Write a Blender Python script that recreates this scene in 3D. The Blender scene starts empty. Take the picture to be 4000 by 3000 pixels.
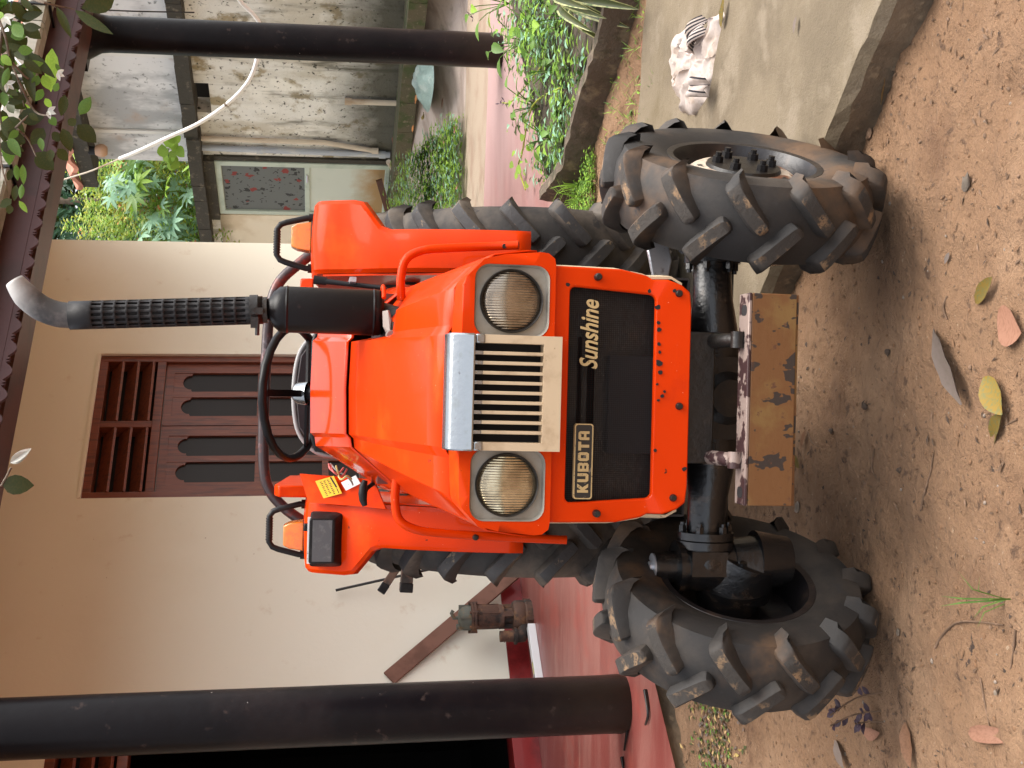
import bpy, bmesh, math, random
from mathutils import Vector, Matrix, noise
R_ = random.Random(7)
rad = math.radians

# ---------------------------------------------------------------- camera, world, sun, exposure
scene = bpy.context.scene
COL = scene.collection
FOC, CAM_H = 4860.0, 1.40
PITCH = math.atan(770 / FOC)
cd = bpy.data.cameras.new('camera'); cam = bpy.data.objects.new('camera', cd); COL.objects.link(cam)
cp, sp = math.cos(PITCH), math.sin(PITCH)
cam.matrix_world = Matrix(((0, 1, 0, 0), (-sp, 0, -cp, 0), (-cp, 0, sp, CAM_H), (0, 0, 0, 1)))   # the phone was held on its side
cd.sensor_width = 36; cd.lens = 36 * FOC / 4000; cd.clip_start = 0.05; cd.clip_end = 400
scene.camera = cam

SUN_EL, SUN_AZ = rad(62), rad(95)       # azimuth from +Y (away from the camera) towards +X
w = bpy.data.worlds.new('World'); scene.world = w; w.use_nodes = True
nt = w.node_tree; bg = nt.nodes['Background']
sky = nt.nodes.new('ShaderNodeTexSky'); sky.sky_type = 'NISHITA'; sky.sun_disc = False
sky.sun_elevation = SUN_EL; sky.sun_rotation = SUN_AZ; sky.air_density = 1.0; sky.dust_density = 4.0; sky.ozone_density = 1.0
hs = nt.nodes.new('ShaderNodeHueSaturation'); hs.inputs['Saturation'].default_value = 0.30
nt.links.new(sky.outputs[0], hs.inputs['Color']); nt.links.new(hs.outputs[0], bg.inputs['Color'])
bg.inputs['Strength'].default_value = 0.15
sd = bpy.data.lights.new('sun', 'SUN'); sd.energy = 1.2; sd.angle = rad(50); sd.color = (1.0, 0.95, 0.86)
sun = bpy.data.objects.new('sun', sd); COL.objects.link(sun)
to_sun = Vector((math.sin(SUN_AZ) * math.cos(SUN_EL), math.cos(SUN_AZ) * math.cos(SUN_EL), math.sin(SUN_EL)))
sun.rotation_euler = (-to_sun).to_track_quat('-Z', 'Y').to_euler()
vs = scene.view_settings; vs.view_transform = 'Standard'; vs.look = 'None'; vs.exposure = 1.45; vs.gamma = 1.0
try: vs.use_curve_mapping = False
except Exception: pass
scene.cycles.max_bounces = 8; scene.cycles.transparent_max_bounces = 12

# ---------------------------------------------------------------- measuring helpers: a point of the photograph (2212 px wide) to a point of the place
def ray(X, Y):
    X *= 4000 / 2212; Y *= 4000 / 2212
    a = (1500 - Y) / FOC; b = (X - 2000) / FOC
    return Vector((a, cp - b * sp, -(b * cp + sp)))
EYE = Vector((0, 0, CAM_H))
def on_y(X, Y, y): r = ray(X, Y); return EYE + r * (y / r.y)
def on_z(X, Y, z): r = ray(X, Y); return EYE + r * ((z - CAM_H) / r.z)
def on_plane(X, Y, n, k): r = ray(X, Y); return EYE + r * (k / (n[0] * r.x + n[1] * r.y))

# ---------------------------------------------------------------- materials
def lin(c): return tuple(((v / 12.92) if v <= 0.04045 else ((v + 0.055) / 1.055) ** 2.4) for v in c)
def rgb(r, g, b): return lin((r / 255, g / 255, b / 255))
MATS = {}
def mat(name, col, rough=0.6, metal=0.0, layers=(), bump=None, coat=0.0, spec=None, rand=0.0, stretch=None, alpha=None, trans=0.0, bumps=()):
    """layers: (colour, scale, lo, hi, (sx,sy,sz) or None, detail)"""
    m = bpy.data.materials.new(name); m.use_nodes = True; MATS[name] = m
    t = m.node_tree; N, L = t.nodes, t.links
    b = N['Principled BSDF']
    b.inputs['Roughness'].default_value = rough; b.inputs['Metallic'].default_value = metal
    b.inputs['Coat Weight'].default_value = coat; b.inputs['Coat Roughness'].default_value = 0.08
    if spec is not None: b.inputs['Specular IOR Level'].default_value = spec
    if trans: b.inputs['Transmission Weight'].default_value = trans
    tc = N.new('ShaderNodeTexCoord'); oi = N.new('ShaderNodeObjectInfo')
    off = N.new('ShaderNodeVectorMath'); off.operation = 'MULTIPLY_ADD'
    off.inputs[0].default_value = (7.3, 3.1, 5.7)
    cmb = N.new('ShaderNodeCombineXYZ')
    for i in range(3): L.new(oi.outputs['Random'], cmb.inputs[i])
    L.new(cmb.outputs[0], off.inputs[1]); L.new(tc.outputs['Object'], off.inputs[2])
    src = off.outputs[0]
    def noi(scale, detail=5, st=None, rough_=0.6):
        n = N.new('ShaderNodeTexNoise'); n.inputs['Scale'].default_value = scale; n.inputs['Detail'].default_value = detail
        n.inputs['Roughness'].default_value = rough_
        if st:
            mp = N.new('ShaderNodeVectorMath'); mp.operation = 'MULTIPLY'; mp.inputs[1].default_value = st
            L.new(src, mp.inputs[0]); L.new(mp.outputs[0], n.inputs['Vector'])
        else: L.new(src, n.inputs['Vector'])
        return n
    cur = None
    rgbn = N.new('ShaderNodeRGB'); rgbn.outputs[0].default_value = (*col, 1); cur = rgbn.outputs[0]
    for ly in layers:
        c2, sc, lo, hi = ly[:4]; st = ly[4] if len(ly) > 4 else None; det = ly[5] if len(ly) > 5 else 5
        n = noi(sc, det, st)
        mr = N.new('ShaderNodeMapRange'); mr.inputs['From Min'].default_value = lo; mr.inputs['From Max'].default_value = hi
        mr.interpolation_type = 'SMOOTHSTEP'
        L.new(n.outputs['Fac'], mr.inputs['Value'])
        mx = N.new('ShaderNodeMix'); mx.data_type = 'RGBA'
        L.new(mr.outputs[0], mx.inputs['Factor']); L.new(cur, mx.inputs['A']); mx.inputs['B'].default_value = (*c2, 1)
        cur = mx.outputs['Result']
    if rand:
        h = N.new('ShaderNodeHueSaturation'); mr = N.new('ShaderNodeMapRange')
        mr.inputs['To Min'].default_value = 1 - rand; mr.inputs['To Max'].default_value = 1 + rand
        L.new(oi.outputs['Random'], mr.inputs['Value']); L.new(mr.outputs[0], h.inputs['Value']); L.new(cur, h.inputs['Color']); cur = h.outputs[0]
    L.new(cur, b.inputs['Base Color'])
    prev = None
    for bs in ((bump,) if bump else ()) + tuple(bumps):
        sc, dist = bs[:2]; st = bs[2] if len(bs) > 2 else None
        n = noi(sc, 6, st, 0.65); bp = N.new('ShaderNodeBump'); bp.inputs['Distance'].default_value = dist; bp.inputs['Strength'].default_value = 1.0
        L.new(n.outputs['Fac'], bp.inputs['Height'])
        if prev: L.new(prev, bp.inputs['Normal'])
        prev = bp.outputs[0]
    if prev: L.new(prev, b.inputs['Normal'])
    m['_cur'] = 0
    return m
def nodes_of(m): return m.node_tree.nodes, m.node_tree.links, m.node_tree.nodes['Principled BSDF']
def ramp_z(m, colour, z0, z1, wob=0.1, scale=3.0, keep=1.0):
    """stain that grows along object Z (real dirt: rising damp, rust at the foot)"""
    N, L, b = nodes_of(m); prevl = b.inputs['Base Color'].links[0].from_socket
    tc = N.new('ShaderNodeTexCoord'); sx = N.new('ShaderNodeSeparateXYZ'); L.new(tc.outputs['Object'], sx.inputs[0])
    n = N.new('ShaderNodeTexNoise'); n.inputs['Scale'].default_value = scale; n.inputs['Detail'].default_value = 8; n.inputs['Roughness'].default_value = 0.7
    L.new(tc.outputs['Object'], n.inputs['Vector'])
    ma = N.new('ShaderNodeMath'); ma.operation = 'MULTIPLY_ADD'; ma.inputs[1].default_value = wob * 2; L.new(n.outputs['Fac'], ma.inputs[0]); L.new(sx.outputs[2], ma.inputs[2])
    mr = N.new('ShaderNodeMapRange'); mr.inputs['From Min'].default_value = z0 + wob; mr.inputs['From Max'].default_value = z1 + wob; mr.inputs['To Max'].default_value = keep
    L.new(ma.outputs[0], mr.inputs['Value'])
    mx = N.new('ShaderNodeMix'); mx.data_type = 'RGBA'; L.new(mr.outputs[0], mx.inputs['Factor']); L.new(prevl, mx.inputs['A']); mx.inputs['B'].default_value = (*colour, 1)
    L.new(mx.outputs['Result'], b.inputs['Base Color'])
    return m

ORANGE = mat('orange_paint', (0.60, 0.036, 0.0012), 0.33, 0, [((0.68, 0.062, 0.004), 4, 0.55, 0.75), ((0.52, 0.030, 0.003), 9, 0.6, 0.8), ((0.05, 0.02, 0.012), 34, 0.70, 0.715), ((0.80, 0.40, 0.28), 120, 0.72, 0.74)], (9, 0.0005), coat=0.20, spec=0.03)
ORANGEG = ORANGE.copy(); ORANGEG.name = 'glossy_orange_paint'; ORANGEG.node_tree.nodes['Principled BSDF'].inputs['Coat Weight'].default_value = 0.9; ORANGEG.node_tree.nodes['Principled BSDF'].inputs['Coat Roughness'].default_value = 0.10
CREAM = mat('cream_paint', (0.62, 0.50, 0.33), 0.5, 0, [((0.10, 0.05, 0.025), 30, 0.60, 0.66)], (40, 0.0006))
BEIGE = mat('beige_grille_plastic', (0.56, 0.43, 0.28), 0.55, 0, [((0.44, 0.32, 0.20), 14, 0.5, 0.7), ((0.20, 0.13, 0.07), 70, 0.70, 0.74)])
GREYPL = mat('grey_bezel_plastic', (0.36, 0.33, 0.28), 0.4, 0, [((0.28, 0.25, 0.20), 12, 0.45, 0.7)])
BLACK = mat('black_paint', (0.006, 0.0048, 0.005), 0.33, 0, [((0.028, 0.020, 0.018), 26, 0.6, 0.8), ((0.35, 0.30, 0.28), 75, 0.735, 0.75)], (30, 0.0008), spec=0.18)
BLACKPL = mat('black_plastic', (0.009, 0.008, 0.0085), 0.42, 0, [((0.035, 0.032, 0.032), 18, 0.5, 0.75)], (60, 0.0005), spec=0.25)
GREYLENS = mat('grey_lamp_face', (0.085, 0.085, 0.09), 0.4, 0, [((0.13, 0.13, 0.13), 40, 0.5, 0.7)])
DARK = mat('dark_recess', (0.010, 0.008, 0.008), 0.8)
RADIATOR = mat('dark_red_radiator', (0.34, 0.055, 0.048), 0.7, 0, [((0.18, 0.035, 0.03), 8, 0.4, 0.6)])
OILY = mat('oily_black_iron', (0.011, 0.011, 0.012), 0.20, 0.2, [((0.05, 0.035, 0.025), 18, 0.52, 0.72)], (45, 0.003), coat=0.3)
GRIME = mat('greasy_iron', (0.0095, 0.0075, 0.006), 0.42, 0.0, [((0.024, 0.016, 0.010), 14, 0.5, 0.7)], (35, 0.003))
STEEL = mat('bare_steel', (0.55, 0.56, 0.60), 0.35, 0.7, [((0.14, 0.11, 0.10), 30, 0.55, 0.7)])
CHROME = mat('pitted_chrome', (0.36, 0.38, 0.39), 0.22, 0.9, [((0.32, 0.34, 0.33), 22, 0.5, 0.68), ((0.12, 0.11, 0.10), 90, 0.68, 0.72)], (60, 0.0008))
RUST = mat('rusty_brown_paint', (0.155, 0.066, 0.020), 0.55, 0.1, [((0.19, 0.105, 0.032), 5, 0.48, 0.60), ((0.035, 0.024, 0.019), 17, 0.555, 0.575, (1.2, 1, 0.8), 3), ((0.10, 0.04, 0.02), 40, 0.6, 0.7)], (50, 0.001))
RUSTTOP = mat('worn_flange_paint', (0.28, 0.21, 0.18), 0.5, 0.2, [((0.045, 0.02, 0.02), 22, 0.50, 0.55)], (50, 0.001))
RUBBER = mat('dusty_tyre_rubber', (0.017, 0.0145, 0.013), 0.7, 0, [((0.055, 0.043, 0.033), 5, 0.42, 0.70), ((0.13, 0.072, 0.036), 3.0, 0.53, 0.72), ((0.03, 0.027, 0.026), 24, 0.58, 0.75)], (60, 0.0012))
LUGTOP = mat('muddy_tread_top', (0.036, 0.030, 0.025), 0.85, 0, [((0.25, 0.155, 0.082), 24, 0.52, 0.66), ((0.03, 0.026, 0.024), 48, 0.56, 0.66)], (70, 0.003))
RUBBER2 = mat('grey_tyre_rubber', (0.026, 0.0225, 0.020), 0.75, 0, [((0.11, 0.088, 0.068), 4, 0.42, 0.66), ((0.035, 0.03, 0.028), 28, 0.58, 0.72)], (60, 0.0012))
LUGTOP2 = mat('worn_tread_top', (0.03, 0.028, 0.028), 0.7, 0, [((0.18, 0.13, 0.08), 26, 0.60, 0.68)], (60, 0.002))
RIMW = mat('rusty_white_rim', (0.55, 0.46, 0.36), 0.5, 0, [((0.18, 0.07, 0.035), 9, 0.48, 0.58), ((0.02, 0.016, 0.015), 30, 0.62, 0.68)], (40, 0.001))
RIMB = mat('black_rim', (0.014, 0.012, 0.013), 0.35, 0.1, [((0.06, 0.04, 0.03), 12, 0.55, 0.75)], (30, 0.0015))
AMBER = mat('amber_lens', (0.60, 0.17, 0.004), 0.15, 0, [((0.55, 0.12, 0.01), 25, 0.45, 0.65)], (160, 0.0012), coat=0.6)
WHITEST = mat('white_sticker', (0.75, 0.73, 0.70), 0.5, 0, [((0.2, 0.2, 0.2), 90, 0.62, 0.66, (0.5, 2, 1))])
YELST = mat('yellow_sticker', (0.80, 0.46, 0.03), 0.5)
BADGE = mat('badge_black', (0.02, 0.017, 0.014), 0.45, 0, [((0.16, 0.13, 0.10), 60, 0.62, 0.70)])
GOLD = mat('worn_gold_lettering', (0.50, 0.36, 0.17), 0.45, 0.2, [((0.16, 0.11, 0.06), 160, 0.60, 0.66)])
WIRER = mat('red_wire', (0.5, 0.10, 0.09), 0.5); WIREY = mat('yellow_wire', (0.55, 0.5, 0.2), 0.5)
SEATM = mat('black_seat_vinyl', (0.03, 0.024, 0.026), 0.45, 0, [((0.06, 0.05, 0.05), 12, 0.5, 0.7)])
PIPING = mat('grey_piping', (0.30, 0.29, 0.28), 0.5)
PIPEM = mat('sooty_black_steel', (0.009, 0.0078, 0.0082), 0.5, 0.0, [((0.03, 0.028, 0.028), 30, 0.5, 0.7)], (40, 0.001), spec=0.25)
ELBOW = ramp_z(mat('heat_whitened_steel', (0.035, 0.033, 0.033), 0.6, 0.1, [((0.10, 0.09, 0.085), 14, 0.45, 0.65)], (40, 0.001)), (0.42, 0.40, 0.38), 2.12, 2.20, 0.03, 12, 0.95)
REDROD = mat('worn_rail_paint', (0.05, 0.035, 0.035), 0.3, 0.3, [((0.16, 0.04, 0.03), 14, 0.5, 0.65), ((0.30, 0.30, 0.33), 7, 0.6, 0.75)], (50, 0.001))

# lamp glass: ribbed, old
def lens_mat(name, col, dull):
    m = mat(name, col, 0.16, 0.75, [((col[0] * .55, col[1] * .5, col[2] * .45), 18, 0.4, 0.65)], coat=1.0)
    N, L, b = nodes_of(m)
    tc = N.new('ShaderNodeTexCoord'); wv = N.new('ShaderNodeTexWave'); wv.inputs['Scale'].default_value = 55; wv.inputs['Distortion'].default_value = 0.6; wv.bands_direction = 'X'
    L.new(tc.outputs['Object'], wv.inputs['Vector']); bp = N.new('ShaderNodeBump'); bp.inputs['Distance'].default_value = 0.0022; bp.inputs['Strength'].default_value = 0.9
    L.new(wv.outputs['Fac'], bp.inputs['Height']); L.new(bp.outputs[0], b.inputs['Normal'])
    b.inputs['Coat Roughness'].default_value = dull
    return m
LENSR = lens_mat('brown_lamp_glass', (0.30, 0.235, 0.165), 0.06)
LENSL = lens_mat('clear_lamp_glass', (0.62, 0.52, 0.33), 0.04)

# wire mesh screen, too fine to build wire by wire
SCREEN = mat('fine_wire_mesh', (0.014, 0.010, 0.009), 0.7, 0.0, spec=0.1)
def grid_alpha(m, pitch, wire):
    N, L, b = nodes_of(m); tc = N.new('ShaderNodeTexCoord'); sx = N.new('ShaderNodeSeparateXYZ'); L.new(tc.outputs['Object'], sx.inputs[0])
    outs = []
    for ax in (0, 2):
        a = N.new('ShaderNodeMath'); a.operation = 'DIVIDE'; a.inputs[1].default_value = pitch; L.new(sx.outputs[ax], a.inputs[0])
        f = N.new('ShaderNodeMath'); f.operation = 'FRACT'; L.new(a.outputs[0], f.inputs[0])
        g = N.new('ShaderNodeMath'); g.operation = 'LESS_THAN'; g.inputs[1].default_value = wire / pitch; L.new(f.outputs[0], g.inputs[0]); outs.append(g.outputs[0])
    mx = N.new('ShaderNodeMath'); mx.operation = 'MAXIMUM'; L.new(outs[0], mx.inputs[0]); L.new(outs[1], mx.inputs[1]); L.new(mx.outputs[0], b.inputs['Alpha'])
grid_alpha(SCREEN, 0.0046, 0.0009)

# setting
DIRT = mat('red_brown_dirt', (0.225, 0.125, 0.065), 0.95, 0, [((0.30, 0.178, 0.100), 2.0, 0.44, 0.66), ((0.155, 0.080, 0.040), 3.3, 0.52, 0.75), ((0.10, 0.053, 0.028), 26, 0.58, 0.70), ((0.36, 0.25, 0.16), 60, 0.66, 0.72), ((0.045, 0.028, 0.018), 40, 0.69, 0.72), ((0.05, 0.03, 0.02), 14, 0.70, 0.73)], (11, 0.036), bumps=((50, 0.007), (200, 0.002)))
CONC = mat('stained_concrete', (0.175, 0.135, 0.085), 0.9, 0, [((0.13, 0.098, 0.06), 2.2, 0.42, 0.62), ((0.205, 0.162, 0.11), 7, 0.5, 0.7), ((0.115, 0.085, 0.04), 1.4, 0.55, 0.75), ((0.11, 0.085, 0.055), 60, 0.66, 0.72)], (45, 0.004), bumps=((180, 0.0012),))
CONCD = mat('damp_concrete', (0.17, 0.12, 0.075), 0.95, 0, [((0.10, 0.075, 0.05), 5, 0.42, 0.62), ((0.22, 0.16, 0.10), 30, 0.55, 0.7)], (30, 0.008))
FLOORM = mat('worn_red_cement', (0.21, 0.050, 0.041), 0.42, 0, [((0.27, 0.10, 0.082), 2.2, 0.42, 0.62, (0.5, 2.2, 1)), ((0.30, 0.065, 0.05), 3.1, 0.52, 0.70), ((0.33, 0.18, 0.14), 6, 0.6, 0.75, (0.4, 2, 1)), ((0.09, 0.05, 0.04), 46, 0.70, 0.73)], (60, 0.0012))
def lit_worn_end(m, colour, x0, x1, k):
    """paler colour, wear plus painted-in bright light, towards the open end of the veranda"""
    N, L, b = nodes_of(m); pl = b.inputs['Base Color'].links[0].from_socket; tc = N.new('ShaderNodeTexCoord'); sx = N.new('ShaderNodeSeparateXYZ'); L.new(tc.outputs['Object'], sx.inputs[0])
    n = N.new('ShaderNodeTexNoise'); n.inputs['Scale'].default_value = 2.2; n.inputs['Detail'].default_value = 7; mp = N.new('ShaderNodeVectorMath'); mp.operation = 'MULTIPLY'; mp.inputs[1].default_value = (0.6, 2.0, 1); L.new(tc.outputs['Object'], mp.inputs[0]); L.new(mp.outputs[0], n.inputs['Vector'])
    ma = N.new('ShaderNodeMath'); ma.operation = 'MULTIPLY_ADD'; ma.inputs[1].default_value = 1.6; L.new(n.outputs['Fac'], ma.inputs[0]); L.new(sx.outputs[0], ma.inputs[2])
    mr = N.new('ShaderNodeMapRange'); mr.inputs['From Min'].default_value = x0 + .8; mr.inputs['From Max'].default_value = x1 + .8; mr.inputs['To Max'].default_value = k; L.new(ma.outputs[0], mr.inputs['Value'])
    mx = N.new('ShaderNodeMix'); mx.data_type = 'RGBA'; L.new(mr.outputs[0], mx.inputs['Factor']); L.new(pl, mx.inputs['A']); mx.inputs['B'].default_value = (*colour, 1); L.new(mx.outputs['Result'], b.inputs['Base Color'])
lit_worn_end(FLOORM, (0.46, 0.31, 0.30), 0.2, 2.0, 0.85)  # bright light on the right end, and wear, put into the floor colour
BEIGECEM = mat('beige_cement', (0.31, 0.24, 0.175), 0.8, 0, [((0.25, 0.17, 0.12), 2.4, 0.45, 0.65), ((0.30, 0.21, 0.15), 20, 0.6, 0.72)], (60, 0.002))
SKIRT = mat('red_skirting_paint', (0.24, 0.018, 0.018), 0.3, 0, [((0.14, 0.012, 0.012), 6, 0.45, 0.65)], coat=0.3)
WALLM = mat('cream_wall_paint', (0.86, 0.83, 0.69), 0.85, 0, [((0.83, 0.79, 0.64), 1.1, 0.45, 0.7), ((0.66, 0.55, 0.40), 4.5, 0.62, 0.80), ((0.30, 0.20, 0.12), 34, 0.735, 0.755)], (26, 0.0012))
WOODR = mat('red_brown_wood', (0.19, 0.048, 0.021), 0.42, 0, [((0.10, 0.030, 0.018), 5, 0.45, 0.65, (9, 9, 0.7)), ((0.23, 0.075, 0.038), 8, 0.55, 0.72, (7, 7, 0.8))], (30, 0.001, (6, 6, 0.6)), coat=0.15)
WOODD = mat('dark_varnished_wood', (0.085, 0.028, 0.018), 0.45, 0, [((0.05, 0.018, 0.012), 5, 0.45, 0.65, (1, 1, 6))], (30, 0.001))
PANE = mat('dark_window_glass', (0.020, 0.0155, 0.014), 0.30, 0, spec=0.25)
FASCIA = mat('maroon_fascia_paint', (0.060, 0.016, 0.017), 0.6, 0, [((0.040, 0.012, 0.012), 3, 0.45, 0.65)], (12, 0.001))
GUTTER = mat('weathered_grey_gutter', (0.36, 0.34, 0.29), 0.75, 0, [((0.24, 0.225, 0.17), 3, 0.45, 0.65), ((0.12, 0.12, 0.08), 12, 0.58, 0.72)], (40, 0.001))
COLUMN = mat('black_column_paint', (0.0055, 0.0042, 0.0055), 0.34, 0, [((0.014, 0.0095, 0.010), 2.5, 0.45, 0.7), ((0.05, 0.034, 0.030), 16, 0.62, 0.75), ((0.42, 0.38, 0.36), 48, 0.748, 0.758)], (7, 0.003), spec=0.16)
ramp_z(COLUMN, (0.040, 0.026, 0.017), 0.45, 0.05, 0.25, 6, 0.6)
SHEDW = mat('mossy_lime_plaster', (0.74, 0.72, 0.67), 0.95, 0, [((0.55, 0.51, 0.43), 1.1, 0.46, 0.60, (1.6, 1.6, 0.7)), ((0.34, 0.28, 0.18), 3.0, 0.54, 0.64), ((0.80, 0.77, 0.70), 1.7, 0.54, 0.66), ((0.15, 0.14, 0.11), 2.6, 0.52, 0.72, (2.2, 2.2, 0.45)), ((0.05, 0.047, 0.035), 22, 0.58, 0.68)], (20, 0.012))
ramp_z(SHEDW, (0.055, 0.052, 0.036), 1.35, 0.75, 0.30, 2.2, 0.94)
ASBESTOS = mat('weathered_white_sheet', (0.70, 0.69, 0.68), 0.85, 0, [((0.38, 0.38, 0.38), 2.2, 0.45, 0.62, (1, 1, 0.5)), ((0.42, 0.31, 0.23), 1.6, 0.55, 0.72), ((0.25, 0.25, 0.24), 16, 0.58, 0.70)], (30, 0.002))
LEDGE = mat('black_moss_concrete', (0.045, 0.040, 0.030), 0.95, 0, [((0.13, 0.11, 0.08), 12, 0.55, 0.7)], (24, 0.012))
TERRA = mat('terracotta_tile', (0.52, 0.22, 0.145), 0.8, 0, [((0.34, 0.12, 0.07), 6, 0.45, 0.7)], (30, 0.003), rand=0.15)
GREENFR = mat('pale_green_paint', (0.44, 0.50, 0.42), 0.5, 0, [((0.34, 0.40, 0.33), 5, 0.5, 0.7)])
GREENPN = ramp_z(mat('pale_green_sheet', (0.50, 0.54, 0.47), 0.5, 0, [((0.44, 0.49, 0.42), 3, 0.5, 0.7)]), (0.33, 0.19, 0.06), 1.02, 0.72, 0.22, 4, 0.95)
PVCG = mat('blue_grey_pvc', (0.36, 0.39, 0.44), 0.5, 0, [((0.50, 0.50, 0.48), 10, 0.5, 0.7, (1, 1, 0.3))])
PVCC = mat('stained_cream_pvc', (0.56, 0.48, 0.38), 0.6, 0, [((0.36, 0.25, 0.16), 5, 0.45, 0.65, (1, 1, 0.3))])
HOSE = mat('white_hose', (0.88, 0.87, 0.85), 0.5, 0, [((0.55, 0.42, 0.30), 3, 0.60, 0.7)])
YARD = mat('wet_yard_cement', (0.56, 0.46, 0.40), 0.6, 0, [((0.38, 0.29, 0.24), 2.2, 0.45, 0.62, (0.6, 2, 1)), ((0.34, 0.28, 0.22), 5, 0.55, 0.7)], (30, 0.004))
ROOFT = mat('weathered_roof_tile', (0.11, 0.065, 0.045), 0.9, 0, [((0.05, 0.04, 0.028), 5, 0.45, 0.65), ((0.24, 0.07, 0.05), 3, 0.58, 0.7)], (30, 0.003))
MOSSK = mat('mossy_kerb', (0.10, 0.085, 0.05), 0.95, 0, [((0.06, 0.075, 0.025), 6, 0.45, 0.6), ((0.20, 0.16, 0.11), 18, 0.58, 0.7)], (24, 0.012))
SOIL = mat('dark_bed_soil', (0.07, 0.05, 0.035), 0.95, 0, [((0.12, 0.085, 0.055), 14, 0.5, 0.7)], (24, 0.015))
def leafmat(name, col, c2, rough=0.45, tr=0.25, rand=0.25):
    m = mat(name, col, rough, 0, [(c2, 18, 0.42, 0.66)], rand=rand, spec=0.35)
    N, L, b = nodes_of(m); out = [n for n in N if n.type == 'OUTPUT_MATERIAL'][0]
    tl = N.new('ShaderNodeBsdfTranslucent'); ms = N.new('ShaderNodeMixShader'); ms.inputs[0].default_value = tr
    L.new(b.inputs['Base Color'].links[0].from_socket, tl.inputs['Color'])
    L.new(b.outputs[0], ms.inputs[1]); L.new(tl.outputs[0], ms.inputs[2]); L.new(ms.outputs[0], out.inputs['Surface'])
    return m
LF_DARK = leafmat('dark_olive_leaf', (0.034, 0.047, 0.008), (0.055, 0.056, 0.011), tr=0.15)
LF_MID = leafmat('mid_green_leaf', (0.105, 0.21, 0.036), (0.14, 0.24, 0.04))
LF_BRIGHT = leafmat('bright_green_leaf', (0.26, 0.44, 0.055), (0.33, 0.50, 0.075), tr=0.4)
LF_YEL = leafmat('yellow_green_leaf', (0.44, 0.46, 0.06), (0.24, 0.33, 0.05), tr=0.35)
LF_BLUE = leafmat('blue_green_leaf', (0.27, 0.46, 0.31), (0.33, 0.53, 0.36), tr=0.3)
LF_PINE = leafmat('deep_green_sprays', (0.035, 0.095, 0.050), (0.06, 0.14, 0.075), tr=0.15)
LF_VAR = leafmat('cream_edged_leaf', (0.50, 0.48, 0.22), (0.10, 0.17, 0.05))
LF_PURP = leafmat('purple_leaf', (0.085, 0.055, 0.075), (0.05, 0.03, 0.04))
DRYB = leafmat('dry_brown_leaf', (0.24, 0.12, 0.065), (0.17, 0.08, 0.04), 0.7, 0.1)
DRYG = leafmat('dry_grey_leaf', (0.145, 0.11, 0.092), (0.13, 0.10, 0.08), 0.7, 0.1)
DRYY = leafmat('yellow_fallen_leaf', (0.20, 0.125, 0.02), (0.12, 0.125, 0.05), 0.6, 0.15)
DRYO = leafmat('orange_fallen_leaf', (0.55, 0.22, 0.07), (0.42, 0.17, 0.06), 0.6, 0.15)
DRYP = leafmat('pale_pink_leaf', (0.25, 0.125, 0.08), (0.20, 0.095, 0.058), 0.7, 0.1)
DRYT = leafmat('pale_tan_leaf', (0.42, 0.27, 0.13), (0.36, 0.27, 0.085), 0.7, 0.1)
PETAL = leafmat('white_petal', (0.80, 0.80, 0.74), (0.74, 0.76, 0.66), 0.5, 0.25)
BARK = mat('grey_brown_bark', (0.17, 0.13, 0.095), 0.9, 0, [((0.09, 0.065, 0.045), 12, 0.45, 0.65)], (60, 0.003))
TWIG = mat('dry_twig', (0.12, 0.07, 0.04), 0.85, 0, [((0.22, 0.13, 0.08), 40, 0.5, 0.7)])
STONE = mat('small_stone', (0.20, 0.155, 0.12), 0.85, 0, [((0.11, 0.085, 0.06), 20, 0.45, 0.65)], rand=0.4)
CLOTH = mat('dirty_white_cloth', (0.46, 0.39, 0.35), 0.9, 0, [((0.37, 0.29, 0.235), 12, 0.46, 0.66), ((0.16, 0.135, 0.12), 7, 0.56, 0.70)], (90, 0.0015))
CLOTHB = mat('black_cloth_stripe', (0.020, 0.018, 0.022), 0.9)
PLASTIC = mat('crumpled_green_plastic', (0.26, 0.36, 0.33), 0.35, 0, [((0.40, 0.48, 0.45), 6, 0.5, 0.66)], (14, 0.02))
PUMPM = mat('rusted_cast_iron', (0.10, 0.052, 0.034), 0.75, 0.1, [((0.19, 0.095, 0.045), 12, 0.50, 0.66), ((0.030, 0.022, 0.018), 9, 0.48, 0.62)], (40, 0.004))
PUMPG = mat('grey_green_iron', (0.12, 0.125, 0.10), 0.7, 0.1, [((0.20, 0.13, 0.06), 12, 0.52, 0.66)], (40, 0.003))
PLANKM = mat('brown_timber', (0.22, 0.105, 0.07), 0.8, 0, [((0.15, 0.07, 0.045), 5, 0.45, 0.65), ((0.06, 0.03, 0.02), 40, 0.68, 0.72)], (50, 0.001))
ALU = mat('white_aluminium', (0.72, 0.72, 0.72), 0.4, 0.1)
VIAL = mat('yellow_vial', (0.55, 0.50, 0.06), 0.3)
BULB = mat('frosted_bulb_glass', (0.50, 0.60, 0.56), 0.25, 0, trans=0.25)
SOCKET = mat('white_porcelain', (0.70, 0.68, 0.66), 0.35)

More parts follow.
